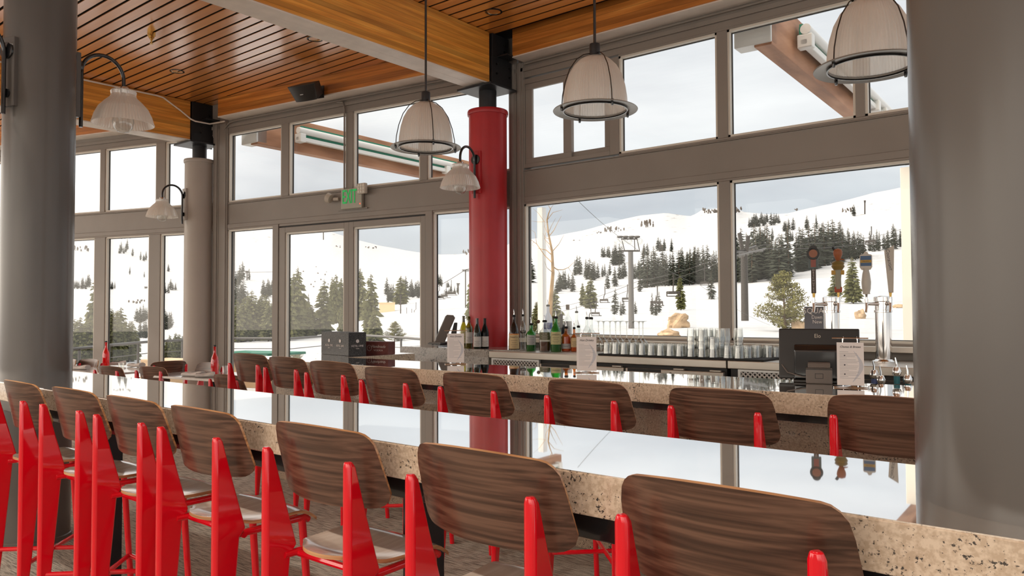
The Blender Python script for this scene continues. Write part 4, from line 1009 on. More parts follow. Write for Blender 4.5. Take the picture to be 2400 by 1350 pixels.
# ---------------------------------------------------------------- beer towers
chrome = M['chrome']
def tower(label, px, py, handles):
    q = onZ(px, py, CT); Y = q.y; rz = atan2(q.y, q.x)-pi/2; t = thing('beer_tower', label, 'beer tap', (q.x, q.y, CT+.0005), rz)
    k = Y/6.1
    MB().lathe([(0, 0), (.095, 0), (.095, .006), (.066, .014), (.060, .02), (0, .02)], 36).build('flange', chrome, t)
    MB().lathe([(.056, .02), (.056, .36), (.062, .362), (.062, .378), (.056, .38), (.056, .44), (.064, .445), (.064, .475), (.050, .482), (0, .484)], 40).build('tower_column', chrome, t)
    for hx, fn in handles:
        f = MB(); f.tube([(0, -.03, .425), (hx*.8, -.06, .425), (hx, -.075, .43)], [.014, .012, .014], 12)
        f.tube([(hx, -.075, .43), (hx+.0, -.085, .40), (hx-.004, -.10, .365)], [.013, .010, .008], 10)
        f.tube([(hx, -.075, .43), (hx, -.075, .475)], [.012, .008], 10); f.lathe([(0, 0), (.013, 0), (.013, .012), (0, .012)], 14, T=Matrix.Translation((hx, -.075, .448)))
        f.build('faucet', chrome, t)
        fn(t, hx, -.075, .475)
    return t
def h_round(t, x, y, z):
    b = MB().box(-.017, .017, -.010, .010, .03, .215).build('tap_handle', plain('dark_brown_handle', (.06, .04, .03), .4), t, smooth=False, bevel=.004, loc=(x, y, z)); b['label'] = 'dark handle with upright lettering and a round emblem'
    MB().box(-.034, .034, -.013, .013, .21, .31).build('emblem_panel', plain('teal_grey_panel', (.10, .13, .13), .5), b, smooth=False, bevel=.006)
    MB().cyl((0, -.016, .325), (0, .016, .325), .046, 28).cyl((0, -.016, .355), (0, .016, .355), .03, 20).build('round_emblem', M['black'], b, bevel=.003)
    MB().cyl((0, -.019, .325), (0, -.0165, .325), .030, 24).build('emblem_picture', plain('dull_orange_print', (.30, .13, .08), .6), b)
    MB().box(-.018, .018, -.0145, -.0135, .225, .295).build('panel_picture', plain('dull_red_print', (.28, .10, .08), .6), b, smooth=False)
    for i, ch in enumerate('DESCHUTES'): text(ch, .021, M['napkin'], b, stand(0, -.0108, .202-i*.0195))
    MB().tube([(0, 0, 0), (0, 0, .032)], [.008, .011], 12).build('ferrule', M['brass'], b)
def h_totem(t, x, y, z):
    cA = plain('orange_brown_carving', (.30, .09, .03), .5); cB = plain('olive_gold_carving', (.22, .15, .04), .5)
    b = MB().lathe([(0, .06), (.022, .06), (.020, .13), (.026, .20), (.024, .21), (0, .21)], 12).build('tap_handle', plain('pale_green_carving', (.28, .27, .20), .5), t, loc=(x, y, z)); b['label'] = 'carved handle of stacked orange and gold blocks'
    MB().box(-.026, .026, -.016, .016, .035, .075).build('lower_block', plain('red_orange_block', (.35, .06, .02), .5), b, smooth=False, bevel=.004)
    MB().box(-.046, .042, -.016, .016, .165, .198).build('gold_plaque', plain('gold_plaque', (.42, .24, .03), .4), b, smooth=False, bevel=.004)
    MB().lathe([(0, .20), (.030, .20), (.046, .225), (.040, .24), (.046, .25), (.034, .262), (.012, .27), (0, .27)], 14).build('middle_knop', cB, b)
    MB().lathe([(0, .265), (.012, .266), (.020, .285), (.030, .31), (.032, .33), (.026, .35), (0, .36)], 16).build('top_knop', cA, b)
    MB().tube([(-.02, 0, .345), (-.034, 0, .368), (-.028, 0, .372)], [.010, .012, .004], 8).build('finial', M['black'], b)
    MB().tube([(.01, 0, .28), (.045, 0, .272)], [.008, .003], 6).build('side_peg', cA, b)
    MB().tube([(0, 0, 0), (0, 0, .04)], [.007, .010], 12).build('ferrule', M['brass'], b)
def h_white(t, x, y, z):
    wv = plain('white_handle_enamel', (.50, .46, .40), .3)
    b = MB().lathe([(0, .02), (.026, .022), (.024, .035), (.030, .06), (.033, .11), (.026, .17), (.020, .195), (.024, .21), (0, .21)], 24).build('tap_handle', wv, t, loc=(x, y, z)); b['label'] = 'white turned handle with a blue square badge'
    MB().prism([(-.030, .20), (.030, .20), (.042, .22), (.042, .305), (.034, .312), (.018, .315), (.012, .33), (-.006, .335), (-.018, .315), (-.036, .312), (-.042, .305), (-.042, .22)], 'y', -.013, .013).build('badge_block', wv, b, smooth=False, bevel=.003)
    MB().box(-.036, .036, -.0145, -.0135, .228, .302).build('blue_picture', plain('blue_print', (.07, .13, .24), .5), b, smooth=False)
    MB().box(-.036, .036, -.0155, -.0145, .252, .272).build('gold_banner', plain('gold_print', (.45, .28, .05), .5), b, smooth=False).rotation_euler = (0, 0, 0)
    text('PACIFIC', .014, M['ink'], b, stand(0, -.0158, .262), shear=.2)
    MB().tube([(0, 0, 0), (0, 0, .024)], [.007, .011], 12).build('ferrule', M['chrome'], b)
def h_light(t, x, y, z):
    b = MB().prism([(-.012, .03), (.020, .03), (.030, .375), (-.036, .335)], 'y', -.014, .014).build('tap_handle', plain('silver_white_handle', (.48, .44, .38), .35), t, smooth=False, bevel=.004, loc=(x, y, z)); b['label'] = 'tall slanted silver-white handle with upright lettering'
    Tm = Matrix.Translation((-.006, -.0150, .27)) @ Euler((pi/2, 0, 0)).to_matrix().to_4x4() @ Matrix.Rotation(radians(-84), 4, 'Z')
    text('Coors', .034, M['ink'], b, Tm @ Matrix.Translation((-.035, .0, 0)), shear=.25); text('LIGHT', .026, M['ink'], b, Tm @ Matrix.Translation((.045, .0, 0)))
    MB().tube([(0, 0, 0), (0, 0, .034)], [.007, .011], 12).build('ferrule', M['brass'], b)
tower('chrome beer tower rising behind the black till screen, with a dark and a carved handle', 1951, 847, [(-.120, h_round), (.048, h_totem)])
tower('chrome beer tower next to the wide grey column, with two white handles', 2072, 848, [(-.108, h_white), (.050, h_light)])
# magazine leaning behind the left tower
q0 = onY(1885, 719, 6.28); q1 = onY(1952, 719, 6.28)
t = thing('magazine', 'dark magazine with large white letters standing behind the left beer tower', 'magazine', ((q0.x+q1.x)/2, 6.28, CT+.001), 0)
W = abs(q1.x-q0.x)/2; H = q0.z-CT
def magcol():
    m, N, L, b = newmat('dusk_blue_cover'); t_ = N.new('ShaderNodeTexCoord'); s_ = N.new('ShaderNodeSeparateXYZ'); L.new(t_.outputs['Generated'], s_.inputs[0])
    r_ = N.new('ShaderNodeValToRGB'); L.new(s_.outputs['Z'], r_.inputs[0]); r_.color_ramp.elements[0].color = (.16, .17, .22, 1); r_.color_ramp.elements[1].color = (.035, .03, .04, 1)
    L.new(r_.outputs[0], b.inputs['Base Color']); b.inputs['Roughness'].default_value = .3; return m
MB().box(-W, W, 0, .006, 0, H).build('cover', magcol(), t, smooth=False)
text('SQUAW', .062, M['white'], t, stand(-.008, -.001, H-.035), sx=.98)
text('Dawn of a', .042, M['white'], t, stand(.02, -.001, H-.085), sx=.85); text('New Era', .042, M['white'], t, stand(.02, -.001, H-.122), sx=.9)
MB().box(-W*.6, W*.9, -.0008, 0, H-.19, H-.186).box(-W*.6, W*.9, -.0008, 0, H-.20, H-.197).build('printed_lines', M['napkin'], t, smooth=False)

# bottles in the speed rail behind the inner bar
t = thing('speed_rail', 'stainless bottle rail low behind the inner bar, at its right end', 'rail', (-.9, 4.42, .70))
MB().box(-.35, .75, 0, .014, 0, .12).box(-.35, .75, .014, .16, 0, .012).box(-.35, .75, .16, .172, 0, .10).build('rail_trough', M['stainless'], t, smooth=False, bevel=.003)
for px, py, g, lb in ((2048, 845, 'clear', 'leftmost bottle with a chrome pourer in the speed rail, blue neck'), (2064, 858, 'green', 'lower green-necked bottle with a chrome pourer in the speed rail'),
                  (2101, 838, 'clear', 'tallest bottle with a chrome pourer in the speed rail, teal neck'), (2127, 856, 'clear', 'bottle with a chrome pourer nearest the wide grey column')):
    q = onY(px, py, 4.505); h = q.z-.7125-.075
    b = bottle(lb, (q.x, 4.505, .7125), h, .037, 'spirit', g, None, ('dark', .5))
    rn = .037*.33
    MB().lathe([(rn*1.5, h-.02), (rn*1.9, h-.008), (rn*1.9, h+.004), (rn*1.2, h+.024), (0, h+.024)], 16).build('pourer_collar', M['chrome'], b)
    MB().lathe([(rn*1.25, h-.065), (rn*1.25, h-.025)], 16).build('neck_band', PAPER['blue'] if px < 2090 else plain('teal_band', (.02, .16, .20), .4), b)

# ================================================================ WALL AND CEILING FITTINGS
# exit sign on the band of the middle bay
Te = BM_.T
sx_ = atan2(BM_.u.y, BM_.u.x)
def onM(px, py, dd=0):
    d = ray(px, py); o_ = BM_.o+BM_.n*dd; k_ = BM_.n.dot(o_)/BM_.n.dot(d); return CP+d*k_
e0 = onM(828, 466)
t = thing('exit_sign', 'green EXIT sign with two emergency lamp heads on the band above the sliding door', 'exit sign', e0, radians(8.27))
# local +x points right along the wall, -y into the room
MB().box(-.165, .175, -.045, .0, -.125, .125).build('sign_body', plain('grey_beige_sign', (.38, .37, .30), .4), t, smooth=False, bevel=.006)
Tm = stand(-.02, -.0475, .015)
text('EXIT', .245, M['exit_green'], t, Tm, sx=.47, ext=.004)
MB().box(-.245, .235, -.012, .0, -.135, -.12).build('mount_strip', M['trim'], t, smooth=False)
MB().cyl((.15, -.045, -.075), (.15, -.048, -.075), .006, 12).build('indicator_light', M['redled'], t)
q = MB(); q.tube([(-.215, -.03, .01), (-.28, -.05, .01)], .02, 12).build('lamp_arm', M['offwhite'], t)
a_ = MB().lathe([(0, .0), (.052, .0), (.062, .03), (.062, .055), (.055, .06), (0, .06)], 24, T=TR(-.315, -.06, .015, 0, -1.2, .2)).build('lamp_head', M['offwhite'], t)
MB().lathe([(0, .062), (.05, .062), (0, .066)], 24, T=TR(-.315, -.06, .015, 0, -1.2, .2)).build('lens', M['jamb'], a_)
hd = MB().box(.145, .275, -.095, -.046, .035, .165).build('lamp_head', M['offwhite'], t, smooth=False, bevel=.012)
q = MB()
for i in range(3):
    for j in range(3): q.lathe([(0, 0), (.017, 0), (.017, .003), (.012, .005), (0, .004)], 12, T=stand(.172+i*.038, -.0955, .062+j*.038))
q.build('led_lenses', M['jamb'], hd)

# black loudspeaker on the middle wall beam
t = thing('loudspeaker', 'black wedge-shaped loudspeaker tilted down from the timber beam', 'speaker', onM(722, 213, -.47), radians(8.27+6))
S = MB(); fr = [(-.19, -.085), (.19, -.085), (.165, .085), (-.165, .085)]; vs = []
for i in range(9):
    u = -1+2*i/8; bow = .035*(1-u*u)
    vs += [(u*.155, -.085-bow*.8, -.10), (u*.205, -.10-bow, .095)]
nf = len(vs)
vs += [(-.13, .10, -.07), (-.13, .10, .085), (.13, .10, -.07), (.13, .10, .085)]
fs = [(2*i, 2*i+2, 2*i+3, 2*i+1) for i in range(8)]+[(0, 1, nf+1, nf), (nf-2, nf+2, nf+3, nf-1), (nf, nf+1, nf+3, nf+2)]
fs += [tuple([2*i for i in range(9)])+(nf+2, nf), tuple([2*i+1 for i in range(9)][::-1])+(nf+1, nf+3)]
sb = S.add(vs, fs).build('cabinet', plain('charcoal_cabinet', (.035, .033, .032), .5), t, smooth=False, bevel=.004); sb.rotation_euler = (.50, 0, 0)
g = MB(); vs2 = []
for i in range(9):
    u = -1+2*i/8; bow = .035*(1-u*u); vs2 += [(u*.148, -.0885-bow*.8, -.09), (u*.196, -.1035-bow, .086)]
g.add(vs2, [(2*i, 2*i+2, 2*i+3, 2*i+1) for i in range(8)]); g_ = g.build('grille', M['black'], sb)
MB().box(-.022, .022, -.140, -.134, -.015, -.007).build('name_plate', M['alu'], sb, smooth=False)
MB().box(-.02, .02, .06, .24, .02, .06).box(-.05, .05, .228, .24, -.03, .12).build('wall_bracket', M['black'], t, smooth=False)

# wall lamps with ribbed glass shades
def sconce(label, cx, cy, dx, dy, r, off, rim):
    rz = atan2(dy, dx)-pi/2; n_ = Vector((dx, dy, 0)).normalized()
    t = thing('wall_lamp', label, 'wall lamp', Vector((cx, cy, rim))+n_*r, rz); o = off-r
    # local: +y away from the column, lamp axis at y=o
    MB().box(-.055, .055, -.03, .022, -.02, .42).build('back_box', M['grey_col'] if cx > -6 and cy < 3 else (M['red_col'] if cx > -6 else M['white_col']), t, smooth=False, bevel=.004)
    MB().cyl((0, .022, .33), (0, .034, .33), .052, 24).build('mounting_disc', M['blackmetal'], t)
    MB().cyl((0, .022, .06), (0, .032, .06), .028, 20).build('lower_disc', M['blackmetal'], t)
    pts = [(0, .045, -.075), (0, .045, .31)]
    R_ = (o-.045)/2
    for k_ in range(1, 16):
        a_ = pi-pi*k_/16; pts.append((0, .045+R_+R_*cos(a_), .31+R_*1.02*sin(a_)))
    pts += [(0, o, .31), (0, o, .245)]
    MB().tube(pts, .013, 12).build('gooseneck_arm', M['blackmetal'], t)
    prof = [(.03, .235), (.078, .238), (.084, .228), (.080, .205), (.088, .185), (.120, .155), (.160, .110), (.186, .055), (.198, .012), (.203, .0), (.199, -.004), (.192, .01), (.180, .055), (.153, .108), (.113, .150), (.080, .182), (.072, .20)]
    MB().lathe(prof, 120, T=Matrix.Translation((0, o, 0)), rib=.010, ribn=1).build('lamp_shade', M['lampglass'], t, ang=15)
    MB().lathe([(.030, .262), (.034, .256), (.034, .232), (.02, .20), (0, .20)], 20, T=Matrix.Translation((0, o, 0))).build('socket', M['chrome'], t)
    MB().lathe([(.014, .20), (.018, .15), (.045, .10), (.066, .045), (.070, .01), (.060, -.03), (.038, -.055), (0, -.066)], 28, T=Matrix.Translation((0, o, 0))).build('bulb', M['clear'], t)
    return t
sconce('wall lamp with a ribbed glass shade on the right side of the left grey column', -5.57, 1.93, 0, 1, .208, .535, onY(287, 291, 2.465).z)
sconce('wall lamp on the hidden side of the left grey column, only its bracket in view', -5.57, 1.93, .35, -.94, .208, .54, onY(287, 291, 2.465).z-.02)
sconce('wall lamp with a ribbed glass shade mounted on the red column', -5.35, 6.16, .12, -.99, .203, .50, onY(1091, 438, 5.66).z)
sconce('smallest wall lamp, with its clear bulb showing, on the off-white column', -10.235, 5.585, -.08, -1, .193, .51, onY(382, 508, 5.08).z)

# pendants over the inner bar
def pendant(label, px, py):
    q = onY(px, py, 3.85); z = 2.615
    t = thing('pendant_lamp', label, 'pendant lamp', (q.x, 3.85, q.z), 0.25, None); H = ZC-q.z
    MB().cyl((0, 0, .39), (0, 0, H-.02), .0085, 10).build('rod', M['blackmetal'], t)
    MB().lathe([(0, H), (.06, H), (.06, H-.015), (.02, H-.03), (0, H-.03)], 24).build('canopy', M['blackmetal'], t)
    MB().lathe([(0, .40), (.030, .40), (.032, .393), (.032, .335), (.036, .332), (.036, .322), (0, .322)], 24).build('socket', M['steel'], t)
    prof = [(.028, .325), (.060, .318), (.095, .298), (.130, .262), (.158, .21), (.177, .145), (.188, .075), (.192, .008), (.188, .004), (.184, .075), (.173, .143), (.154, .206), (.126, .257), (.092, .292), (.058, .311), (.028, .318)]
    MB().lathe(prof, 150, rib=.009, ribn=1).build('lamp_shade', M['lampglass'], t, ang=15)
    MB().lathe([(.188, .004), (.250, -.004), (.252, .0), (.250, .003), (.190, .012), (.186, .010), (.186, .002)], 72).build('rim_flange', plain('satin_grey_flange', (.30, .29, .27), .35, metal=.6) if 'satin_grey_flange' not in MATS else MATS['satin_grey_flange'], t)
    MB().lathe([(.186, -.006), (.193, -.006), (.193, .013), (.186, .013)], 72).build('inner_rim', M['blackmetal'], t)
    q_ = MB()
    for k_ in range(4):
        a_ = pi/4+k_*pi/2; c_, s_ = cos(a_), sin(a_); pts = [(.03, .34), (.075, .328), (.12, .296), (.165, .232), (.195, .15), (.212, .07), (.218, -.012)]
        q_.tube([(c_*r_, s_*r_, z_) for r_, z_ in pts], .0032, 6)
        MB().lathe([(0, -.024), (.006, -.024), (.008, -.014), (.008, .014), (0, .016)], 10, T=Matrix.Translation((c_*.218, s_*.218, 0))).build('finial', M['blackmetal'], t)
    q_.build('wire_cage', M['blackmetal'], t)
    MB().lathe([(.014, .32), (.02, .25), (.04, .20), (.045, .16), (.03, .125), (0, .115)], 20).build('bulb', M['clear'], t)
    return t
pendant('left pendant lamp, hanging before the big timber beam left of the red column', 998, 346)
pendant('middle pendant lamp, hanging over the inner bar right of the red column', 1395, 259)
pendant('right pendant lamp, cut by the wide grey column at the top right', 2040, 158)

# recessed ceiling lights and the sprinkler
for lb, px, py in (('recessed round ceiling light right of the big timber beam', 1157, 27), ('recessed round ceiling light left of centre in the slatted ceiling', 415, 167), ('recessed round ceiling light half hidden by the big timber beam', 738, 91)):
    q = onZ(px, py, ZC)
    t = thing('recessed_light', lb, 'ceiling light', (q.x, q.y, ZC))
    MB().lathe([(.085, -.001), (.085, -.006), (.070, -.008), (.066, -.001)], 36).build('trim_ring', M['blackmetal'], t)
    MB().lathe([(.066, -.002), (.058, .006), (.03, .02), (0, .0205)], 32).build('reflector', plain('gold_reflector', (.80, .62, .36), .15, metal=1) if 'gold_reflector' not in MATS else MATS['gold_reflector'], t)
FILL_SPOT = bpy.data.lights.new('downlight', 'SPOT'); FILL_SPOT.energy = 90; FILL_SPOT.spot_size = radians(115); FILL_SPOT.spot_blend = .8; FILL_SPOT.shadow_soft_size = .09; FILL_SPOT.color = (1, .90, .78)  # added downlights, unseen above the frame, put in to brighten the near stools
for i in range(5):
    xx = -.9-i*1.25; t = thing('recessed_light', 'added downlight number %s over the near stools, unseen above the frame' % ['one', 'two', 'three', 'four', 'five', 'six'][i], 'ceiling light', (xx, .55, ZC), 0, 'added downlights over the near stools'); t['label'] = 'added unseen downlight in the ceiling over the near bar stools'
    MB().lathe([(.085, -.001), (.085, -.006), (.070, -.008), (.066, -.001)], 36).build('trim_ring', M['blackmetal'], t)
    MB().lathe([(.066, -.002), (.058, .006), (.03, .02), (0, .0205)], 32).build('reflector', MATS['gold_reflector'], t)
    lo = bpy.data.objects.new('added_fill_light', FILL_SPOT); C.objects.link(lo); lo.parent = t; lo.location = (0, 0, -.02)
q = onZ(355, 76, ZC); t = thing('sprinkler', 'brass ceiling sprinkler head left of centre', 'sprinkler', (q.x, q.y, ZC))
MB().lathe([(0, 0), (.040, 0), (.040, -.035), (.030, -.04), (.028, -.058), (.018, -.062), (.016, -.08), (0, -.08)], 24).build('escutcheon', M['brass'], t)
MB().tube([(-.010, 0, -.078), (-.016, 0, -.10), (-.006, 0, -.118)], .003, 6).tube([(.010, 0, -.078), (.016, 0, -.10), (.006, 0, -.118)], .003, 6).cyl((0, 0, -.08), (0, 0, -.115), .003, 8).lathe([(0, -.118), (.018, -.118), (.018, -.121), (0, -.121)], 16).build('sprinkler_frame', M['brass'], t)

# ================================================================ OUTSIDE
COLS = [-300, 175, 430, 640, 820, 990, 1117, 1240, 1450, 1600, 1750, 1900, 2130, 2700]
RAD = [14, 30, 60, 110, 180, 280, 420, 600]
TAB = {14: [1060]*14,
       30: [850, 850, 850, 840, 835, 822, 805, 800, 795, 790, 788, 792, 800, 800],
       60: [800, 800, 795, 790, 780, 762, 752, 752, 750, 748, 748, 750, 752, 752],
       110: [765, 765, 765, 770, 750, 725, 715, 722, 715, 708, 703, 698, 690, 685],
       180: [720, 720, 720, 725, 715, 695, 675, 682, 667, 658, 648, 628, 612, 605],
       280: [660, 660, 665, 672, 675, 665, 650, 640, 628, 608, 590, 572, 556, 548],
       420: [585, 585, 592, 610, 622, 635, 632, 590, 572, 557, 540, 532, 505, 490]}
RIDGE = [(-300, 500), (175, 512), (430, 522), (600, 535), (640, 537), (672, 548), (740, 545), (770, 541), (806, 553), (827, 560), (900, 578), (985, 592), (1020, 596), (1080, 597), (1100, 592), (1150, 585), (1230, 562),
         (1300, 553), (1370, 540), (1450, 517), (1500, 505), (1560, 499), (1600, 505), (1622, 507), (1645, 492), (1680, 488), (1720, 485), (1742, 497), (1800, 502), (1850, 500), (1900, 487), (1980, 470), (2050, 452), (2130, 436), (2300, 410), (2700, 400)]
def lerp_tab(xs, ys, x):
    if x <= xs[0]: return ys[0]
    for a, b, p, q in zip(xs, xs[1:], ys, ys[1:]):
        if x <= b: return p+(q-p)*(x-a)/(b-a)
    return ys[-1]
RX, RY = [a for a, b in RIDGE], [b for a, b in RIDGE]
def ter_y(px, r):
    if r >= 600: return lerp_tab(RX, RY, px)
    for a, b in zip(RAD, RAD[1:]):
        if r <= b:
            ya = lerp_tab(COLS, TAB[a], px); yb = lerp_tab(COLS, TAB[b], px) if b != 600 else lerp_tab(RX, RY, px)
            u = (1/a-1/max(r, a))/(1/a-1/b)*.55+.45*(max(r, a)-a)/(b-a); return ya+(yb-ya)*u
def ter_pt(px, r, nz=True):
    d = ray(px, ter_y(px, r)); h = sqrt(d.x*d.x+d.y*d.y); p = CP+d*(r/h)
    if nz:
        k = min(1, r/60)*(1 if r < 420 else max(.25, 1-(r-420)/180*.75))
        p.z += k*(noise.noise(Vector((p.x*.05, p.y*.05, 0)))*.012*r*.25+noise.noise(Vector((p.x*.2, p.y*.2, 3)))*.0035*r*.3)
    return p
def ground_at(px, y):
    r0 = 15
    while r0 < 600:
        if ter_y(px, r0) <= y: return ter_pt(px, r0), r0
        r0 *= 1.015
    return ter_pt(px, 600), 600
NA, rs = 300, []
r = 14
while r < 600: rs.append(r); r *= 1.055
rs += [600, 640, 720]
mb = MB()
for r in rs:
    for i in range(NA+1):
        px = -700+(3800)*i/NA
        if r <= 600: p = ter_pt(px, r)
        else:
            p = ter_pt(px, 600); d = Vector((p.x, p.y, 0)).normalized(); p = Vector((d.x*r, d.y*r, p.z-(r-600)*.6))
        mb.v.append(tuple(p))
k = NA+1
for j in range(len(rs)-1):
    for i in range(NA): mb.f.append((j*k+i, j*k+i+1, (j+1)*k+i+1, (j+1)*k+i)); mb.m.append(0)
o = mb.build('snow_slope', M['snow'], None, ang=80); struct(o)
o = MB().lathe([(0, -1.75), (40, -1.75), (300, -14), (700, -14)], 48).build('ground', M['snow'], None, smooth=False); struct(o)

# ---- conifers
def conifer(name, seed, H=1.0, Wd=.17, whorls=13, br=8, droop=.35, needle=None, bare=.08, dens=1, ragged=.35):
    R_ = random.Random(seed); mb = MB()
    mb.mat(1).tube([(0, 0, -.03), (0, 0, .6), (0, 0, .96)], [.016, .009, .003], 5)
    mb.mat(0)
    for w_ in range(whorls):
        u = w_/(whorls-1); z = bare+(1-bare)*u*.97
        L_ = Wd*(1-u)**.62*(1-.35*max(0, .25-u)/.25)+.012
        nb = max(4, int(br*(1-u*.45)))
        a0 = R_.uniform(0, 6)
        for b_ in range(nb):
            if R_.random() < .10: continue
            a = a0+2*pi*b_/nb+R_.uniform(-.3, .3); l = L_*R_.uniform(1-ragged, 1.12); zz = z+R_.uniform(-.02, .02)
            c, s = cos(a), sin(a); dz = -l*droop*R_.uniform(.5, 1.3)
            for q in range(dens):
                f0 = q/dens*.8; tw = R_.uniform(-.35, .35) if dens > 1 else 0
                c2, s2 = cos(a+tw), sin(a+tw); wd = l*R_.uniform(.20, .34)/(1 if dens == 1 else 1.5); l0, l1 = l*f0*.6, l*(1 if dens == 1 else min(1, f0+.55))
                th = l*.16
                p0 = (c2*l0, s2*l0, zz+dz*f0+th*.4); p1 = (c2*(l0+l1)/2-s2*wd, s2*(l0+l1)/2+c2*wd, zz+dz*(f0+.5)*.7-th*.5); p2 = (c2*l1, s2*l1, zz+dz*min(1, f0+.6)); p3 = (c2*(l0+l1)/2+s2*wd, s2*(l0+l1)/2-c2*wd, zz+dz*(f0+.5)*.7-th*.5)
                p4 = (c2*(l0+l1)/2, s2*(l0+l1)/2, zz+dz*.4+th)
                n0 = len(mb.v); mb.add([p0, p1, p2, p3, p4], [(0, 1, 4), (1, 2, 4), (2, 3, 4), (3, 0, 4), (0, 3, 2, 1)])
    return mb
def pine_bush(seed, n=520):
    """open-branched young pine with upturned tufts"""
    R_ = random.Random(seed); mb = MB(); mb.mat(1).tube([(0, 0, -.03), (0, 0, .9)], [.02, .004], 6)
    for i in range(90):
        z = .04+.9*R_.random()**1.1; L_ = .50*(1-z)**.8*R_.uniform(.75, 1.05); a = R_.uniform(0, 2*pi)
        e_ = (cos(a)*L_, sin(a)*L_, z+L_*.30); mb.mat(1).tube([(0, 0, z), (e_[0]*.6, e_[1]*.6, z+L_*.08), e_], [.006, .004, .002], 4, caps=False)
        mb.mat(0)
        for k_ in range(int(34+50*L_/.4)):
            f = R_.uniform(.18, 1.02); c_ = Vector((e_[0]*f, e_[1]*f, z+L_*.30*f*f))+Vector((R_.uniform(-1, 1), R_.uniform(-1, 1), R_.uniform(-.6, 1)))*.035
            s_ = R_.uniform(.011, .021)
            d1 = Vector((R_.uniform(-1, 1), R_.uniform(-1, 1), R_.uniform(.2, 1))).normalized(); d2 = d1.orthogonal().normalized(); d3 = d1.cross(d2)
            mb.add([tuple(c_-d1*s_*.5), tuple(c_+d2*s_*.45), tuple(c_+d1*s_*1.3), tuple(c_-d2*s_*.45), tuple(c_+d3*s_*.45), tuple(c_-d3*s_*.45)], [(0, 1, 2, 3), (0, 4, 2, 5)])
    return mb
FAR = []
for i in range(5):
    mb = conifer('t', 10+i, Wd=[.20, .17, .23, .15, .19][i], whorls=[20, 22, 18, 22, 19][i], br=10, droop=[.5, .6, .4, .7, .5][i])
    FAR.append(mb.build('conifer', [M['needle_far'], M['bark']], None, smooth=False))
NEAR = []
for i in range(4):
    mb = conifer('t', 30+i, Wd=[.22, .19, .25, .20][i], whorls=[30, 32, 28, 30][i], br=12, droop=[.3, .45, .25, .35][i], dens=3, ragged=.5)
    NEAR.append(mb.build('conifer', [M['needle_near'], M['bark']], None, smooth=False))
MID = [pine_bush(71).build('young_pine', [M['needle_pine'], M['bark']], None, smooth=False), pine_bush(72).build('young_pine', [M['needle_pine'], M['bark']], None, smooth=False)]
usedp = set(); NT = [0]
def tree(px, yb, hp, kind, label, group, wid=1.0):
    p, r_ = ground_at(px, yb); src = {'f': FAR, 'n': NEAR, 'b': MID}[kind]; s0 = RND.choice(src)
    if s0.name in usedp: o = s0.copy(); C.objects.link(o)
    else: o = s0; usedp.add(s0.name)
    d = ray(px, yb); dep = r_/sqrt(d.x**2+d.y**2); h = hp/F*dep*1.17
    o.location = p-Vector((0, 0, .02*h)); o.scale = (h*wid*1.12, h*wid*1.12, h); o.rotation_euler = (RND.uniform(-.03, .03), RND.uniform(-.03, .03), RND.uniform(0, 6.28))
    tag(o, label, 'tree', group); NT[0] += 1
def grove(x0, x1, y0, y1, h0, h1, n, kind, label, wid=1.0, y2=None, single=False):
    for i in range(n):
        u = (i+.5)/n; px = x0+(x1-x0)*u+RND.uniform(-.5, .5)*(x1-x0)/max(1, n)*(.7 if n < 12 else 1.2)
        yb = y0+(y1-y0)*u+RND.uniform(-1, 1)*(3 if n > 1 else 0)
        if y2: yb = RND.uniform(min(yb, y2), max(yb, y2))
        tree(px, yb, RND.uniform(h0, h1), kind, label if n == 1 or n > 11 else place_word(i, n)+' '+label, None if n == 1 else label, wid*RND.uniform(.85, 1.15) if n > 1 else wid)
# right bay
G = grove
G(1410, 1431, 604, 602, 24, 30, 4, 'f', 'dark conifer in the small uphill clump left of the floodlight mast', 1.1)
G(1433, 1458, 628, 618, 38, 50, 5, 'f', 'dark conifer in the tall clump just left of the floodlight mast top', 1.1)
G(1342, 1361, 648, 645, 34, 42, 3, 'f', 'dark conifer in the clump of three on the slope behind the bare tree branch')
G(1371, 1397, 652, 660, 40, 50, 4, 'f', 'dark conifer in the dense clump above the wide lone fir', 1.2)
G(1400, 1431, 653, 647, 26, 34, 4, 'f', 'small dark conifer in the thin line left of the floodlight mast')
G(1424, 1424, 673, 673, 40, 42, 1, 'f', 'slim dark conifer standing alone left of the floodlight mast, level with its middle')
G(1441, 1441, 670, 670, 42, 44, 1, 'f', 'broad dark conifer standing alone just left of the floodlight mast', 1.3)
G(1451, 1466, 656, 654, 32, 40, 3, 'f', 'dark conifer right against the left side of the floodlight mast')
G(1484, 1506, 658, 656, 30, 42, 5, 'f', 'dark conifer in the clump right of the floodlight mast')
G(1302, 1334, 684, 678, 30, 44, 6, 'f', 'dark conifer in the hedge-like clump right of the white post', 1.2)
G(1341, 1341, 682, 682, 42, 42, 1, 'f', 'pointed dark conifer at the right end of the hedge-like clump', 1.3)
G(1383, 1383, 724, 724, 66, 66, 1, 'n', 'wide lone fir left of the floodlight mast', 1.45)
G(1366, 1366, 718, 718, 48, 48, 1, 'n', 'narrower fir touching the left side of the wide lone fir')
G(1441, 1441, 738, 738, 56, 56, 1, 'f', 'narrow conifer standing alone low on the snow field left of the floodlight mast')
G(1500, 1500, 688, 688, 40, 40, 1, 'f', 'conifer half behind the floodlight mast, on its right')
G(1455, 1463, 740, 738, 30, 36, 2, 'f', 'small thin conifer between the lone narrow one and the floodlight mast')
G(1489, 1489, 738, 738, 28, 28, 1, 'f', 'small conifer right at the foot of the floodlight mast')
G(1508, 1640, 682, 668, 55, 88, 24, 'f', 'dark conifer of the forest between the floodlight mast and the window mullion', 1.0, 664)
G(1600, 1686, 668, 662, 60, 84, 14, 'f', 'dark conifer of the forest just left of the window mullion')
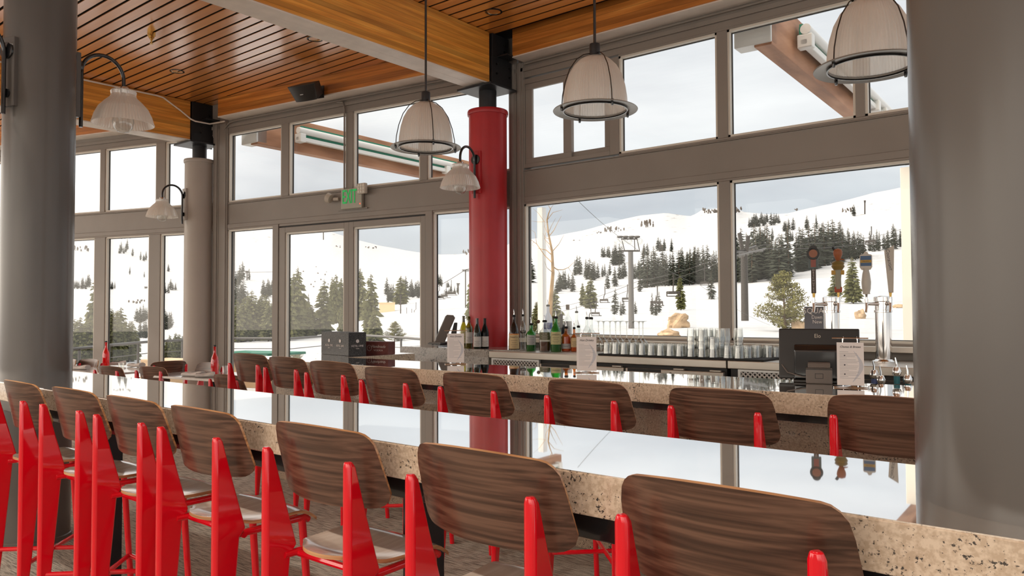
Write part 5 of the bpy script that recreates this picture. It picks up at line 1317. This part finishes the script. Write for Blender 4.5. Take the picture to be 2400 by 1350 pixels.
G(1541, 1562, 588, 586, 24, 30, 4, 'f', 'dark conifer in the small block of trees round the hillside hut')
G(1574, 1574, 592, 592, 30, 30, 1, 'f', 'single conifer right of the hillside hut')
G(1505, 1518, 606, 603, 26, 32, 3, 'f', 'slim conifer on the slope above and right of the floodlight mast')
G(1596, 1596, 728, 728, 76, 76, 1, 'n', 'ragged conifer behind the big tan boulder', .8)
G(1521, 1550, 740, 738, 44, 56, 3, 'f', 'thin conifer in the low trio right of the floodlight mast', .8)
G(1667, 1667, 698, 698, 60, 60, 1, 'f', 'narrow conifer standing forward of the forest left of the window mullion')
G(1716, 1850, 672, 655, 80, 118, 26, 'f', 'dark conifer of the tall forest around the lift tower', 1.05, 650)
G(1866, 1976, 640, 612, 70, 100, 20, 'f', 'dark conifer of the tall forest behind the tap handles')
G(1976, 2003, 606, 604, 50, 64, 4, 'f', 'dark conifer in the clump above the slope right of the carved tap handle')
G(1996, 2030, 610, 604, 48, 60, 5, 'f', 'dark conifer between the carved and the white tap handles, high on the slope')
G(2036, 2120, 594, 580, 34, 52, 11, 'f', 'dark conifer in the row above the white tap handles')
G(1892, 1892, 541, 541, 33, 33, 1, 'f', 'lone conifer, left one of two on the slope above the dark tap handle', .9)
G(1914, 1914, 537, 537, 32, 32, 1, 'f', 'thin lone conifer, right one of two on the slope above the dark tap handle', .8)
G(2001, 2001, 508, 508, 26, 26, 1, 'f', 'highest lone conifer near the ridge at the right')
G(1788, 1788, 566, 566, 28, 28, 1, 'f', 'slim conifer above the lift tower, left one of two'); G(1810, 1810, 564, 564, 30, 30, 1, 'f', 'slim conifer above the lift tower, right one of two')
G(1761, 1761, 556, 556, 15, 15, 1, 'f', 'tiny conifer on the slope above the lift tower')
G(1755, 1800, 534, 526, 20, 28, 9, 'f', 'dark conifer in the long clump under the ridge right of the window mullion', 1.3)
G(1806, 1828, 530, 527, 20, 28, 4, 'f', 'dark conifer in the middle clump under the ridge', 1.2); G(1835, 1861, 541, 538, 22, 30, 4, 'f', 'dark conifer in the right-hand clump under the ridge', 1.2)
G(1840, 1862, 568, 564, 20, 30, 4, 'f', 'small slim conifer on the slope below the right-hand clump')
G(1840, 1840, 778, 778, 128, 128, 1, 'b', 'big bushy sunlit young pine left of the black till screen', 1.05)
G(2000, 2000, 712, 712, 98, 98, 1, 'n', 'tall open pine behind the gap between the carved and white tap handles', 1.1)
G(1957, 1957, 708, 708, 64, 64, 1, 'n', 'shorter pale pine behind the carved tap handle', 1.1)
G(1243, 1243, 664, 664, 60, 60, 1, 'f', 'dark slim conifer at the left edge of the bar window')
G(1256, 1262, 778, 776, 56, 72, 2, 'n', 'pointed yellow-green fir behind the bottles left of the white post', .8)
G(1302, 1302, 775, 775, 88, 88, 1, 'n', 'yellow-green fir behind the frosted bottle', 1.1)
# middle bay
G(872, 872, 795, 795, 138, 138, 1, 'n', 'tall lone fir standing left of centre of the right door pane', .8)
G(876, 876, 812, 812, 78, 78, 1, 'n', 'broad yellow-green fir at the foot of the tall lone fir', 1.5)
G(907, 907, 692, 692, 39, 39, 1, 'f', 'dark conifer standing alone above the tan shed', 1.2)
G(906, 925, 706, 712, 30, 40, 4, 'f', 'dark conifer right behind the tan shed')
G(938, 938, 716, 716, 62, 62, 1, 'n', 'olive conifer among dark ones right of the tan shed', 1.4)
G(944, 955, 702, 700, 44, 52, 3, 'f', 'dark conifer on the right of the olive conifer'); G(958, 985, 698, 696, 30, 40, 7, 'f', 'dark conifer in the row at the right edge of the right door pane')
G(1021, 1036, 672, 670, 18, 28, 5, 'f', 'dark conifer in the far clump in the narrow window left of the red column'); G(1050, 1050, 673, 673, 15, 15, 1, 'f', 'tiny lone conifer in the narrow window left of the red column', 1.3)
G(1043, 1074, 694, 688, 12, 24, 5, 'f', 'small conifer on the snow rise in the narrow window left of the red column')
G(1112, 1112, 770, 770, 126, 126, 1, 'n', 'tall fir half hidden by the left edge of the red column', .7)
G(842, 842, 755, 755, 112, 112, 1, 'n', 'tall dark fir at the left edge of the right door pane', 1.0)
G(757, 757, 786, 786, 118, 118, 1, 'n', 'broad fir with a bare trunk foot in the left door pane', 1.1)
G(776, 803, 760, 756, 90, 112, 5, 'n', 'tall conifer of the cluster at the right side of the left door pane', .8)
G(700, 700, 792, 792, 150, 150, 1, 'n', 'tallest fir in the left door pane', .9)
G(672, 690, 800, 795, 100, 150, 4, 'n', 'tall conifer crowded at the left side of the left door pane', .8)
G(704, 736, 796, 788, 60, 85, 4, 'n', 'shorter olive conifer in the middle of the left door pane', 1.1)
G(722, 722, 724, 724, 32, 32, 1, 'f', 'small dark conifer alone on the snow in the left door pane')
G(925, 925, 800, 800, 42, 42, 1, 'b', 'low bushy pine above the red carton', 1.2)
G(801, 801, 795, 795, 60, 60, 1, 'n', 'short olive fir at the right edge of the left door pane')
G(548, 638, 802, 798, 75, 115, 14, 'n', 'olive conifer of the thick row behind the deck railing', 1.1)
G(560, 572, 664, 660, 34, 44, 2, 'f', 'tall dark conifer high on the slope in the pane left of the door'); G(584, 584, 656, 656, 26, 26, 1, 'f', 'dark conifer standing right of the two tall ones high on the slope')
G(552, 562, 673, 669, 28, 36, 3, 'f', 'slim dark conifer at the left edge of the pane left of the door')
G(547, 574, 716, 710, 44, 62, 6, 'f', 'dark conifer in the stand above the thick olive row'); G(580, 580, 738, 738, 52, 52, 1, 'f', 'dark conifer leaning over the thick olive row')
G(614, 641, 702, 694, 26, 40, 7, 'f', 'dark conifer in the block right of centre in the pane left of the door')
# left bay
G(174, 186, 675, 673, 16, 22, 4, 'f', 'small dark conifer far up the slope next to the left grey column'); G(189, 211, 676, 673, 18, 28, 5, 'f', 'small dark conifer of the clump above the tall narrow fir')
G(218, 218, 850, 850, 170, 170, 1, 'n', 'tall narrow fir beside the first mullion of the far left windows', .75)
G(246, 270, 681, 677, 16, 24, 7, 'f', 'small dark conifer in the block right of the first mullion')
G(304, 304, 646, 646, 17, 17, 1, 'f', 'tiny spindly conifer alone, left one high on the slope'); G(338, 338, 653, 653, 13, 13, 1, 'f', 'tiny spindly conifer alone, right one high on the slope')
G(318, 347, 757, 750, 26, 38, 8, 'f', 'dark conifer of the upper block left of the second mullion'); G(324, 346, 794, 790, 30, 40, 5, 'f', 'dark conifer of the lower block left of the second mullion')
G(378, 384, 750, 748, 30, 36, 2, 'f', 'dark conifer just right of the second mullion'); G(386, 402, 773, 768, 32, 42, 4, 'f', 'dark conifer in the clump seen left of the off-white column')
G(380, 413, 686, 682, 16, 26, 6, 'f', 'small dark conifer in the thin row high left of the off-white column'); G(395, 395, 636, 636, 17, 17, 1, 'f', 'single small bush-like conifer high left of the off-white column', 1.5)
G(175, 214, 858, 852, 70, 100, 6, 'n', 'yellow-green fir behind the railing next to the left grey column', 1.1)
G(247, 280, 850, 845, 95, 125, 5, 'n', 'green fir behind the far red bottle', 1.0); G(286, 320, 850, 845, 55, 90, 5, 'n', 'smaller green fir right of the far red bottle', .9)
G(376, 432, 850, 845, 42, 62, 6, 'n', 'yellow-green fir top behind the railing left of the off-white column', 1.2)
G(278, 300, 598, 590, 18, 24, 5, 'f', 'tiny dark conifer high on the ridge slope of the far left window'); G(311, 311, 604, 604, 18, 18, 1, 'f', 'tiny conifer right of the high ridge clump'); G(328, 343, 609, 614, 12, 24, 3, 'f', 'tiny conifer on the high slope left of the second mullion')

# ---- rocks
def boulder(px, y, wpx, hpx, label, mat='rock', n=1, spread=0, name='boulder', seed=1, snowcap=False):
    p, r_ = ground_at(px, y); d = ray(px, y); k_ = r_/sqrt(d.x**2+d.y**2)/F; R_ = random.Random(seed)
    right = Vector((RT.x, RT.y, 0)).normalized(); t = MB()
    for i in range(n):
        bm = bmesh.new(); bmesh.ops.create_icosphere(bm, subdivisions=3 if n == 1 else 2, radius=1)
        sc1 = 1 if n == 1 else R_.uniform(.25, .6); ox = 0 if n == 1 else R_.uniform(-1, 1)*spread*k_*.5; oz = 0 if n == 1 else R_.uniform(0, 1)*hpx*k_*.7
        vs = []
        for v in bm.verts:
            q = v.co.copy(); q += q*noise.noise(q*1.7+Vector((seed*3+i, 0, 0)))*.45
            q = Vector((round(q.x*3)/3*.4+q.x*.6, round(q.y*3)/3*.4+q.y*.6, round(q.z*3)/3*.4+q.z*.6))
            vs.append((q.x*wpx*k_*.5*sc1+ox, q.y*wpx*k_*.4*sc1+R_.uniform(-.0, .0), q.z*hpx*k_*.55*sc1+hpx*k_*.3*sc1+oz))
        T_ = Matrix.Translation(right*0) @ Matrix.Rotation(atan2(right.y, right.x), 4, 'Z')
        t.add(vs, [tuple(v.index for v in f.verts) for f in bm.faces], T_); bm.free()
    o = t.build(name, M[mat], None, smooth=n > 1 or True, ang=25, loc=p); tag(o, label, 'rock'); return o
boulder(1590, 768, 52, 40, 'big angular tan boulder on the snow right of the floodlight mast', seed=2)
boulder(1566, 792, 48, 22, 'low tan rock in the snow just above the glasses', seed=5)
boulder(1872, 778, 34, 34, 'tan boulder just left of the magazine', seed=8)
boulder(2016, 748, 24, 24, 'small tan boulder between the two beer towers', seed=11)
boulder(2106, 722, 26, 10, 'low tan rock right of the slanted tap handle', seed=12)
for i, (px, y, sw, h, n, lb) in enumerate([(1663, 500, 34, 13, 22, 'dark craggy outcrop on the ridge left of the window mullion'), (1725, 500, 26, 14, 14, 'dark craggy outcrop on the ridge just right of the window mullion'), (1517, 534, 30, 18, 18, 'dark rock outcrop below the ridge above the floodlight mast'),
        (1440, 546, 46, 14, 22, 'broken dark rocks on the slope above and left of the floodlight mast'), (1403, 549, 12, 7, 5, 'small dark rock pair under the ridge'), (1350, 566, 40, 5, 10, 'thin line of dark rocks on the big snow slope'), (1102, 598, 34, 13, 22, 'dark crag on the ridge at the left edge of the red column'),
        (865, 585, 40, 6, 10, 'small dark rocks under the ridge in the right door pane'), (793, 581, 12, 5, 5, 'small dark rocks under the ridge in the left door pane'), (1985, 498, 26, 12, 14, 'dark rocky patch on the slope left of the highest lone conifer'), (1868, 496, 14, 6, 6, 'tiny rock patch on the ridge above the tap handles'),
        (755, 548, 14, 8, 6, 'small rocks by the lift top station in the left door pane'), (190, 590, 34, 16, 12, 'scattered dark rocks high in the leftmost window'), (290, 562, 40, 8, 10, 'dark rocks just under the band in the far left window'), (320, 712, 50, 10, 12, 'row of rocks across the slope left of the second mullion')]):
    boulder(px, y, 7, h, lb, 'darkrock', n, sw, 'rock_outcrop', 40+i)
G2 = [(762, 650), (778, 655), (745, 645), (741, 630), (752, 660), (769, 668), (729, 672), (735, 676), (755, 700-20), (765, 640), (711, 638), (738, 664)]
for i, (px, y) in enumerate(G2): tag(boulder(px, y, 3.2, 3, 'tiny rock dotted over the snow bowl seen through the left door pane', 'darkrock', 1, 0, 'boulder', 80+i), None, None, 'rocks dotted over the snow bowl')

# ---- masts, lift tower, cables, chairs
def at(px, y, r_):
    d = ray(px, y); return CP+d*(r_/sqrt(d.x**2+d.y**2))
def local(t, p): return Vector(p)-t.location
p0, r0_ = ground_at(1480, 788); p0 = at(1480, 790, 44)
t = thing('floodlight_mast', 'tall grey floodlight mast with a ring of lamps standing on the snow', 'floodlight mast', p0)
MB().tube([(0, 0, -.6), local(t, at(1478, 590, 44))], [.17, .14], 16).build('pole', M['galv'], t)
q = MB(); L_ = lambda x_, y_: local(t, at(x_, y_, 44))
q.tube([L_(1456, 588), L_(1500, 588)], .05, 4).tube([L_(1456, 560), L_(1494, 560)], .04, 4)
for a_, b_ in (((1464, 588), (1457, 560)), ((1488, 588), (1487, 560)), ((1493, 560), (1499, 588))): q.tube([L_(*a_), L_(*b_)], .03, 4)
q.build('lamp_frame', M['brownsteel'], t)
for x_ in (1453, 1466, 1480, 1493): MB().lathe([(0, .08), (.15, .07), (.19, 0), (.1, -.05), (0, -.05)], 14, T=Matrix.Translation(L_(x_, 556))).build('lamp_cap', M['brownsteel'], t)
for x_ in (1446, 1460, 1475, 1500):
    MB().lathe([(0, .17)]+[(.17*sin(a_), .17*cos(a_)) for a_ in [pi*i/10 for i in range(1, 10)]]+[(0, -.17)], 16, T=Matrix.Translation(L_(x_, 566))).build('globe_lamp', M['clear'], t)
RT_ = 42
t = thing('lift_tower', 'chairlift tower with a forked top right of the window mullion', 'lift tower', at(1745, 747, RT_))
L_ = lambda x_, y_, r_=RT_: local(t, at(x_, y_, r_))
MB().tube([L_(1746, 752), L_(1744, 592)], [.19, .17], 16).build('pole', M['brownsteel'], t)
MB().tube([L_(1740, 590), L_(1733, 546)], .11, 4).tube([L_(1749, 590), L_(1754, 553)], .11, 4).tube([L_(1738, 566), L_(1751, 570)], .03, 4).build('fork_arms', M['brownsteel'], t)
q = MB(); q.tube([L_(1715, 595, 40), L_(1772, 576, 44)], .045, 4).tube([L_(1718, 602, 39), L_(1795, 582, 44)], .04, 4).tube([L_(1722, 592, 40), L_(1788, 588, 45)], .04, 4).build('wheel_beams', M['galv'], t)
q = MB()
for i in range(8):
    u = i/7; q.cyl(L_(1718+55*u, 600-18*u, 40+4*u), L_(1719+55*u, 600-18*u, 40.1+4*u), .07, 10); q.cyl(L_(1724+65*u, 604-20*u, 39.4+5*u), L_(1725+65*u, 604-20*u, 39.5+5*u), .07, 10)
q.build('sheave_wheels', M['galv'], t)
MB().tube([L_(1751, 742), L_(1751, 600)], .02, 4).build('ladder', M['brownsteel'], t)
def cable(label, pts, r_=.022, mat='brownsteel'):
    P = [at(*a_) for a_ in pts]; Q = []
    for a_, b_ in zip(P, P[1:]):
        n_ = 10; sag = (a_-b_).length*.012
        for i in range(n_): u = i/n_; Q.append(a_.lerp(b_, u)-Vector((0, 0, sag*4*u*(1-u))))
    Q.append(P[-1]); o = MB().tube(Q, r_, 5).build('cable', M[mat], None); tag(o, label, 'cable'); return o
cable('upper chairlift cable rising over the forest from the lift tower to the right', [(1716, 588, 40), (1788, 574, 45), (2160, 517, 110)], .018)
cable('lower chairlift cable to the right of the lift tower', [(1790, 583, 44), (2160, 530, 110)], .018)
cable('upper chairlift cable running down left from the lift tower to the valley', [(1715, 592, 40), (1500, 657, 56), (1285, 724, 78)], .016)
cable('lower chairlift cable running down left from the lift tower', [(1717, 602, 39), (1500, 670, 56), (1270, 738, 78)], .016)
cable('thin stay wire slanting across the sky and slope down to the bushy young pine', [(1350, 466, 14), (1480, 575, 18), (1640, 668, 26), (1805, 762, 36)], .0045, 'galv')
cable('distant lift cable in the narrow window left of the red column', [(990, 690, 110), (1091, 632, 120), (1118, 620, 130)], .04)
cable('lift cable crossing the upper pane of snow left of the sliding door', [(545, 637, 240), (640, 637, 240)], .05)
def lift_chair(label, px, y, r_, s=1.0, hang=1.5):
    t = thing('lift_chair', label, 'lift chair', at(px, y, r_), RND.uniform(-.4, .4)); q = MB()
    q.tube([(0, 0, hang), (0, 0, hang*.55), (0, -.3*s, .95*s), (0, -.32*s, .5*s)], .035, 6)
    q.tube([(-.75*s, -.30*s, .5*s), (.75*s, -.30*s, .5*s)], .04, 6)
    for k_ in (-1, 1): q.tube([(k_*.75*s, -.30*s, .5*s), (k_*.75*s, -.25*s, 0), (k_*.75*s, .22*s, 0)], .035, 6)
    q.build('hanger_frame', M['brownsteel'], t)
    MB().box(-.75*s, .75*s, -.25*s, .22*s, -.03, .02).box(-.75*s, .75*s, -.32*s, -.27*s, .12, .42*s).build('bench', M['brownsteel'], t, smooth=False)
    return t
for lb, px, y, r_ in (('nearest empty lift chair, hanging over the snow right of the floodlight mast', 1579, 694, 46), ('empty lift chair just right of the floodlight mast, seen against the lone thin trees', 1541, 716, 50), ('lift chair above the middle menu', 1385, 752, 60),
                      ('lift chair just left of the floodlight mast', 1471, 706, 60), ('lift chair between the narrow lone conifer and the wide lone fir', 1418, 709, 62), ('lift chair crossing the front of the wide lone fir', 1398, 740, 60), ('lift chair over the forest above the dark tap handle', 2043, 572, 62), ('lift chair hanging at the forest edge left of the window mullion', 1652, 668, 75)):
    lift_chair(lb, px, y, r_, .5, 1.3 if r_ < 70 else 2)
for i, (px, y) in enumerate([(1017, 696), (1030, 701), (1046, 698), (1058, 692), (953, 757), (965, 760), (975, 745)]):
    t = lift_chair(place_word([0, 1, 2, 3, 0, 2, 1][i], 4 if i < 4 else 3)+(' small lift chair in the narrow window left of the red column' if i < 4 else ' small lift chair low on the slope in the right door pane'), px, y, 100, 1.0, 2); t['group'] = 'distant lift chairs left of the red column'
def small_tower(label, px, yb, yt, r_, arm=12):
    t = thing('lift_tower', label, 'lift tower', at(px, yb, r_)); L_ = lambda x_, y_: local(t, at(x_, y_, r_)); w_ = r_/F
    MB().tube([L_(px, yb+2), L_(px, yt)], w_*1.3, 8).tube([L_(px-arm/2, yt+1), L_(px+arm/2, yt+1)], w_*1.2, 4).tube([L_(px-arm/2, yt+4), L_(px+arm/2, yt+4)], w_*.6, 4).build('mast', M['brownsteel'], t); return t
small_tower('distant lift tower with a long mast in the narrow window left of the red column', 1091, 722, 632, 100, 16)
small_tower('small far lift tower left of the long-masted one', 1074, 688, 664, 160, 8)
small_tower('lamp post beside the tan shed', 939, 733, 692, 100, 6)
small_tower('tiny lift tower high on the slope left of the second mullion', 342, 684, 672, 250, 8)
small_tower('tiny lift tower between the tall conifers high in the pane left of the door', 579, 655, 635, 240, 8)
small_tower('tiny lift tower in the clump left of the off-white column', 384, 684, 663, 230, 8)
small_tower('thin red-brown pole near the ridge at the right', 2027, 500, 470, 400, 5)
small_tower('lift tower peak station on the bowl rim in the left door pane', 758, 560, 540, 420, 12)
# buildings far off
def shed(name, label, px, y, wpx, hpx, mat, roof=False):
    p, r_ = ground_at(px, y); k_ = r_/F*1.05; d = ray(px, y); rz = atan2(d.y, d.x)-pi/2; t = thing(name, label, 'building', p, rz)
    W, H = wpx*k_/2, hpx*k_
    MB().box(-W, W, -W*.7, W*.7, -1, H).build('walls', M[mat], t, smooth=False)
    MB().prism([(-W*1.05, H), (W*1.05, H), (W*1.05, H+H*.12), (-W*1.05, H+H*.12)], 'y', -W*.75, W*.75).build('roof', M['tan'] if not roof else M['brownsteel'], t, smooth=False)
    return t
shed('shed', 'square tan shed on the snow left of the dark conifers in the right door pane', 907, 732, 34, 18, 'tan')
shed('hut', 'small dark hut inside the block of trees on the hillside', 1552, 588, 14, 12, 'brownsteel', True)

# ---- exterior beams with awnings and their posts
def ext_beam(label, x0, x1, y0, y1, z0, cap):
    t = thing('exterior_beam', label, 'beam', (x0, y0, z0), atan2(-(x1-x0), (y1-y0))); Ln = sqrt((x1-x0)**2+(y1-y0)**2)
    MB().box(-.16, 0, 0, Ln, 0, .47).build('timber', M['fascia'], t, smooth=False, bevel=.006)
    MB().box(-.36 if cap < 0 else -.34, .0, -.02, .16, .02, .36).build('end_box', M['awning_white'], t, smooth=False, bevel=.01)
    return t
def awning(label, x0, x1, y0, y1, z0):
    t = thing('folded_awning', label, 'awning', (x0+.01, y0+.6, z0), atan2(-(x1-x0), (y1-y0))); Ln = sqrt((x1-x0)**2+(y1-y0)**2)-.8
    MB().tube([(.09, 0, .285), (.09, Ln, .285)], .05, 16).build('cassette', M['awning_white'], t)
    MB().tube([(.05, .05, .225), (.05, Ln-.05, .225)], .03, 12).box(.005, .04, .1, Ln-.1, .34, .375).box(.002, .02, .1, Ln-.1, .19, .345).build('green_cloth', M['awning_green'], t)
    q = MB(); q.box(.04, .11, .0, Ln*.47, .135, .195).box(.04, .11, Ln*.52, Ln, .135, .195); q.build('folding_arms', M['awning_white'], t, smooth=False, bevel=.008)
    q = MB()
    for u in (.0, .46, .53, .98): q.box(.01, .15, Ln*u, Ln*u+.10, .11, .24)
    q.build('arm_joints', M['awning_white'], t, smooth=False, bevel=.01)
ext_beam('brown exterior timber beam beyond the upper windows left of the red column', -9.60, -9.95, 6.10, 13.9, 3.84, -1)
awning('white folded awning with green cloth along the brown beam left of the red column', -9.60, -9.95, 6.10, 13.9, 3.84)
ext_beam('brown exterior timber beam slanting through the upper windows at the right', -2.50, -2.80, 6.75, 13.9, 3.84, 1)
awning('white folded awning with green cloth on the right exterior beam behind the right pendant', -2.50, -2.80, 6.75, 13.9, 3.84)
def ext_post(label, px, X0, X1, mat):
    d = ray(px, 600); k_ = None
    Y = 13.3; x_ = X0; p = onY(px, 600, Y)
    o = MB().box(-.07, .07, -.07, .07, 0, 5.3).build('porch_post', M[mat], None, smooth=False, bevel=.006, loc=(p.x, Y, -1.6)); tag(o, label, 'post')
ext_post('white square porch post beside the bare tree', 1270, 0, 0, 'awning_white')
ext_post('pale porch post in the bar window next to the wide grey column', 2127, 0, 0, 'jamb')

# bare tree
t = thing('bare_tree', 'leafless thin yellowish tree next to the white porch post', 'tree', at(1286, 830, 15.5))
def bp3(x_, y_, k_): return local(t, at(x_, y_, 15.5+k_))
lines = [([(1286, 840, 0), (1288, 760, 0), (1291, 700, .1), (1296, 640, .1), (1294, 590, 0), (1288, 560, 0), (1285, 545, 0), (1282, 515, .1), (1286, 500, .1), (1291, 488, 0)], [.055, .05, .042, .034, .026, .02, .017, .014, .011, .006]),
         ([(1296, 625, .1), (1306, 632, .3), (1320, 632, .5), (1332, 627, .7), (1347, 613, .8)], [.014, .011, .009, .006, .003]), ([(1332, 627, .7), (1340, 640, .8)], [.005, .002]), ([(1306, 630, .3), (1314, 645, .4)], [.005, .002]),
         ([(1294, 590, 0), (1310, 572, -.3), (1322, 550, -.5)], [.010, .006, .002]), ([(1290, 575, 0), (1276, 560, .3), (1279, 545, .3)], [.008, .005, .002]), ([(1296, 600, 0), (1280, 586, .2), (1262, 582, .4)], [.012, .009, .004]),
         ([(1286, 555, 0), (1298, 540, .2), (1308, 520, .3), (1316, 506, .3)], [.009, .007, .004, .002]), ([(1284, 550, 0), (1292, 530, -.3), (1302, 512, -.4)], [.008, .005, .002]), ([(1283, 515, .1), (1296, 498, .3), (1318, 492, .4)], [.008, .005, .002]),
         ([(1290, 490, 0), (1282, 475, .1)], [.006, .002]), ([(1291, 488, 0), (1298, 478, -.1)], [.005, .002]), ([(1283, 545, 0), (1276, 532, .2), (1277, 520, .2)], [.006, .004, .002]), ([(1286, 560, 0), (1277, 556, .2), (1272, 546, .3)], [.006, .004, .002]),
         ([(1293, 615, 0), (1284, 606, .3), (1276, 598, .4), (1258, 572, .6), (1246, 563, .7), (1238, 556, .7)], [.012, .010, .008, .006, .004, .002]), ([(1250, 567, .6), (1247, 574, .6), (1252, 577, .6)], [.004, .003, .001]), ([(1258, 572, .6), (1254, 545, .8), (1240, 535, .9)], [.005, .003, .001]),
         ([(1276, 520, .2), (1262, 500, .4), (1246, 486, .5)], [.005, .003, .001]), ([(1276, 520, .2), (1258, 520, .4), (1240, 517, .5)], [.004, .003, .001]), ([(1297, 640, .1), (1282, 628, -.3), (1276, 612, -.4)], [.008, .005, .002]), ([(1293, 590, 0), (1284, 575, .2), (1278, 566, .3)], [.006, .004, .002])]
q = MB()
for pts, rr in lines: q.tube([bp3(*p_) for p_ in pts], rr, 6)
q.build('branches', plain('yellow_brown_bark', (.34, .22, .11), .8, var=.3, scale=9), t)

# ---- deck, railing and things on it
o = MB().prism([(-5.2, 6.62), (-9.97, 5.93), (-16.6, 3.97), (-17.2, 5.2), (-16.4, 8.0), (-14.9, 9.0), (-15.1, 12.1), (-12.2, 11.4), (-5.2, 9.4)], 'z', -.32, -.04).build('deck', M['wet'], None, smooth=False); struct(o); o.name = 'floor_deck'
RP = [(-12.4, 4.75), (-13.55, 5.85), (-14.65, 6.95), (-14.95, 7.85), (-14.90, 8.90), (-13.70, 9.33), (-14.95, 11.95), (-12.25, 11.25), (-9.4, 10.4), (-5.4, 9.2)]
RP[0] = (-16.2, 4.0)
t = thing('deck_railing', 'grey metal deck railing seen through the left and middle windows', 'railing', (0, 0, -.04))
RPx = [(175, 818), (256, 809), (347, 801), (427, 797), (546, 793), (638, 793), (672, 794), (806, 784.5), (832, 784.5), (940, 791), (1000, 796)]
pts = [onZ(x_, y_, .90) for x_, y_ in RPx]; pts = [p_+Vector((0, 0, .04)) for p_ in pts]
dl = pts[0]-pts[1]; pts = [pts[0]+dl*.6]+pts
MB().tube(pts, .026, 10).build('top_rail', M['galv'], t)
for dz in (.22, .44, .66): MB().tube([p_-Vector((0, 0, dz)) for p_ in pts], .009, 6).build('cable_rail', M['galv'], t)
for x_, y_ in ((324, 803), (256, 809), (186, 817), (546, 793), (672, 794), (806, 784.5), (940, 791), (427, 797)):
    p_ = onZ(x_, y_, .90)+Vector((0, 0, .04)); MB().cyl(p_-Vector((0, 0, .99)), p_, .022, 10).build('rail_post', M['galv'], t)
t = thing('storage_chest', 'low chest with a green lid outside the pane left of the sliding door', 'chest', at(615, 826, 13.2)-Vector((0, 0, .55)), .3)
MB().box(-.6, .6, -.3, .3, 0, .5).build('chest_body', M['tan'], t, smooth=False, bevel=.01); MB().box(-.62, .62, -.32, .32, .5, .56).build('chest_lid', M['awning_green'], t, smooth=False, bevel=.01)
t = thing('storage_chest', 'weathered tan chest outside low between the off-white column and the second mullion', 'chest', at(405, 842, 15.5)-Vector((0, 0, .5)), .2)
MB().box(-.5, .3, -.3, .3, 0, .5).build('chest_body', M['tan'], t, smooth=False, bevel=.01)

# drop unused prototypes
for o in list(bpy.data.objects):
    if o.get('label') == 'x': bpy.data.objects.remove(o)
for s_ in FAR+NEAR+MID:
    if s_.name not in usedp: bpy.data.objects.remove(s_)
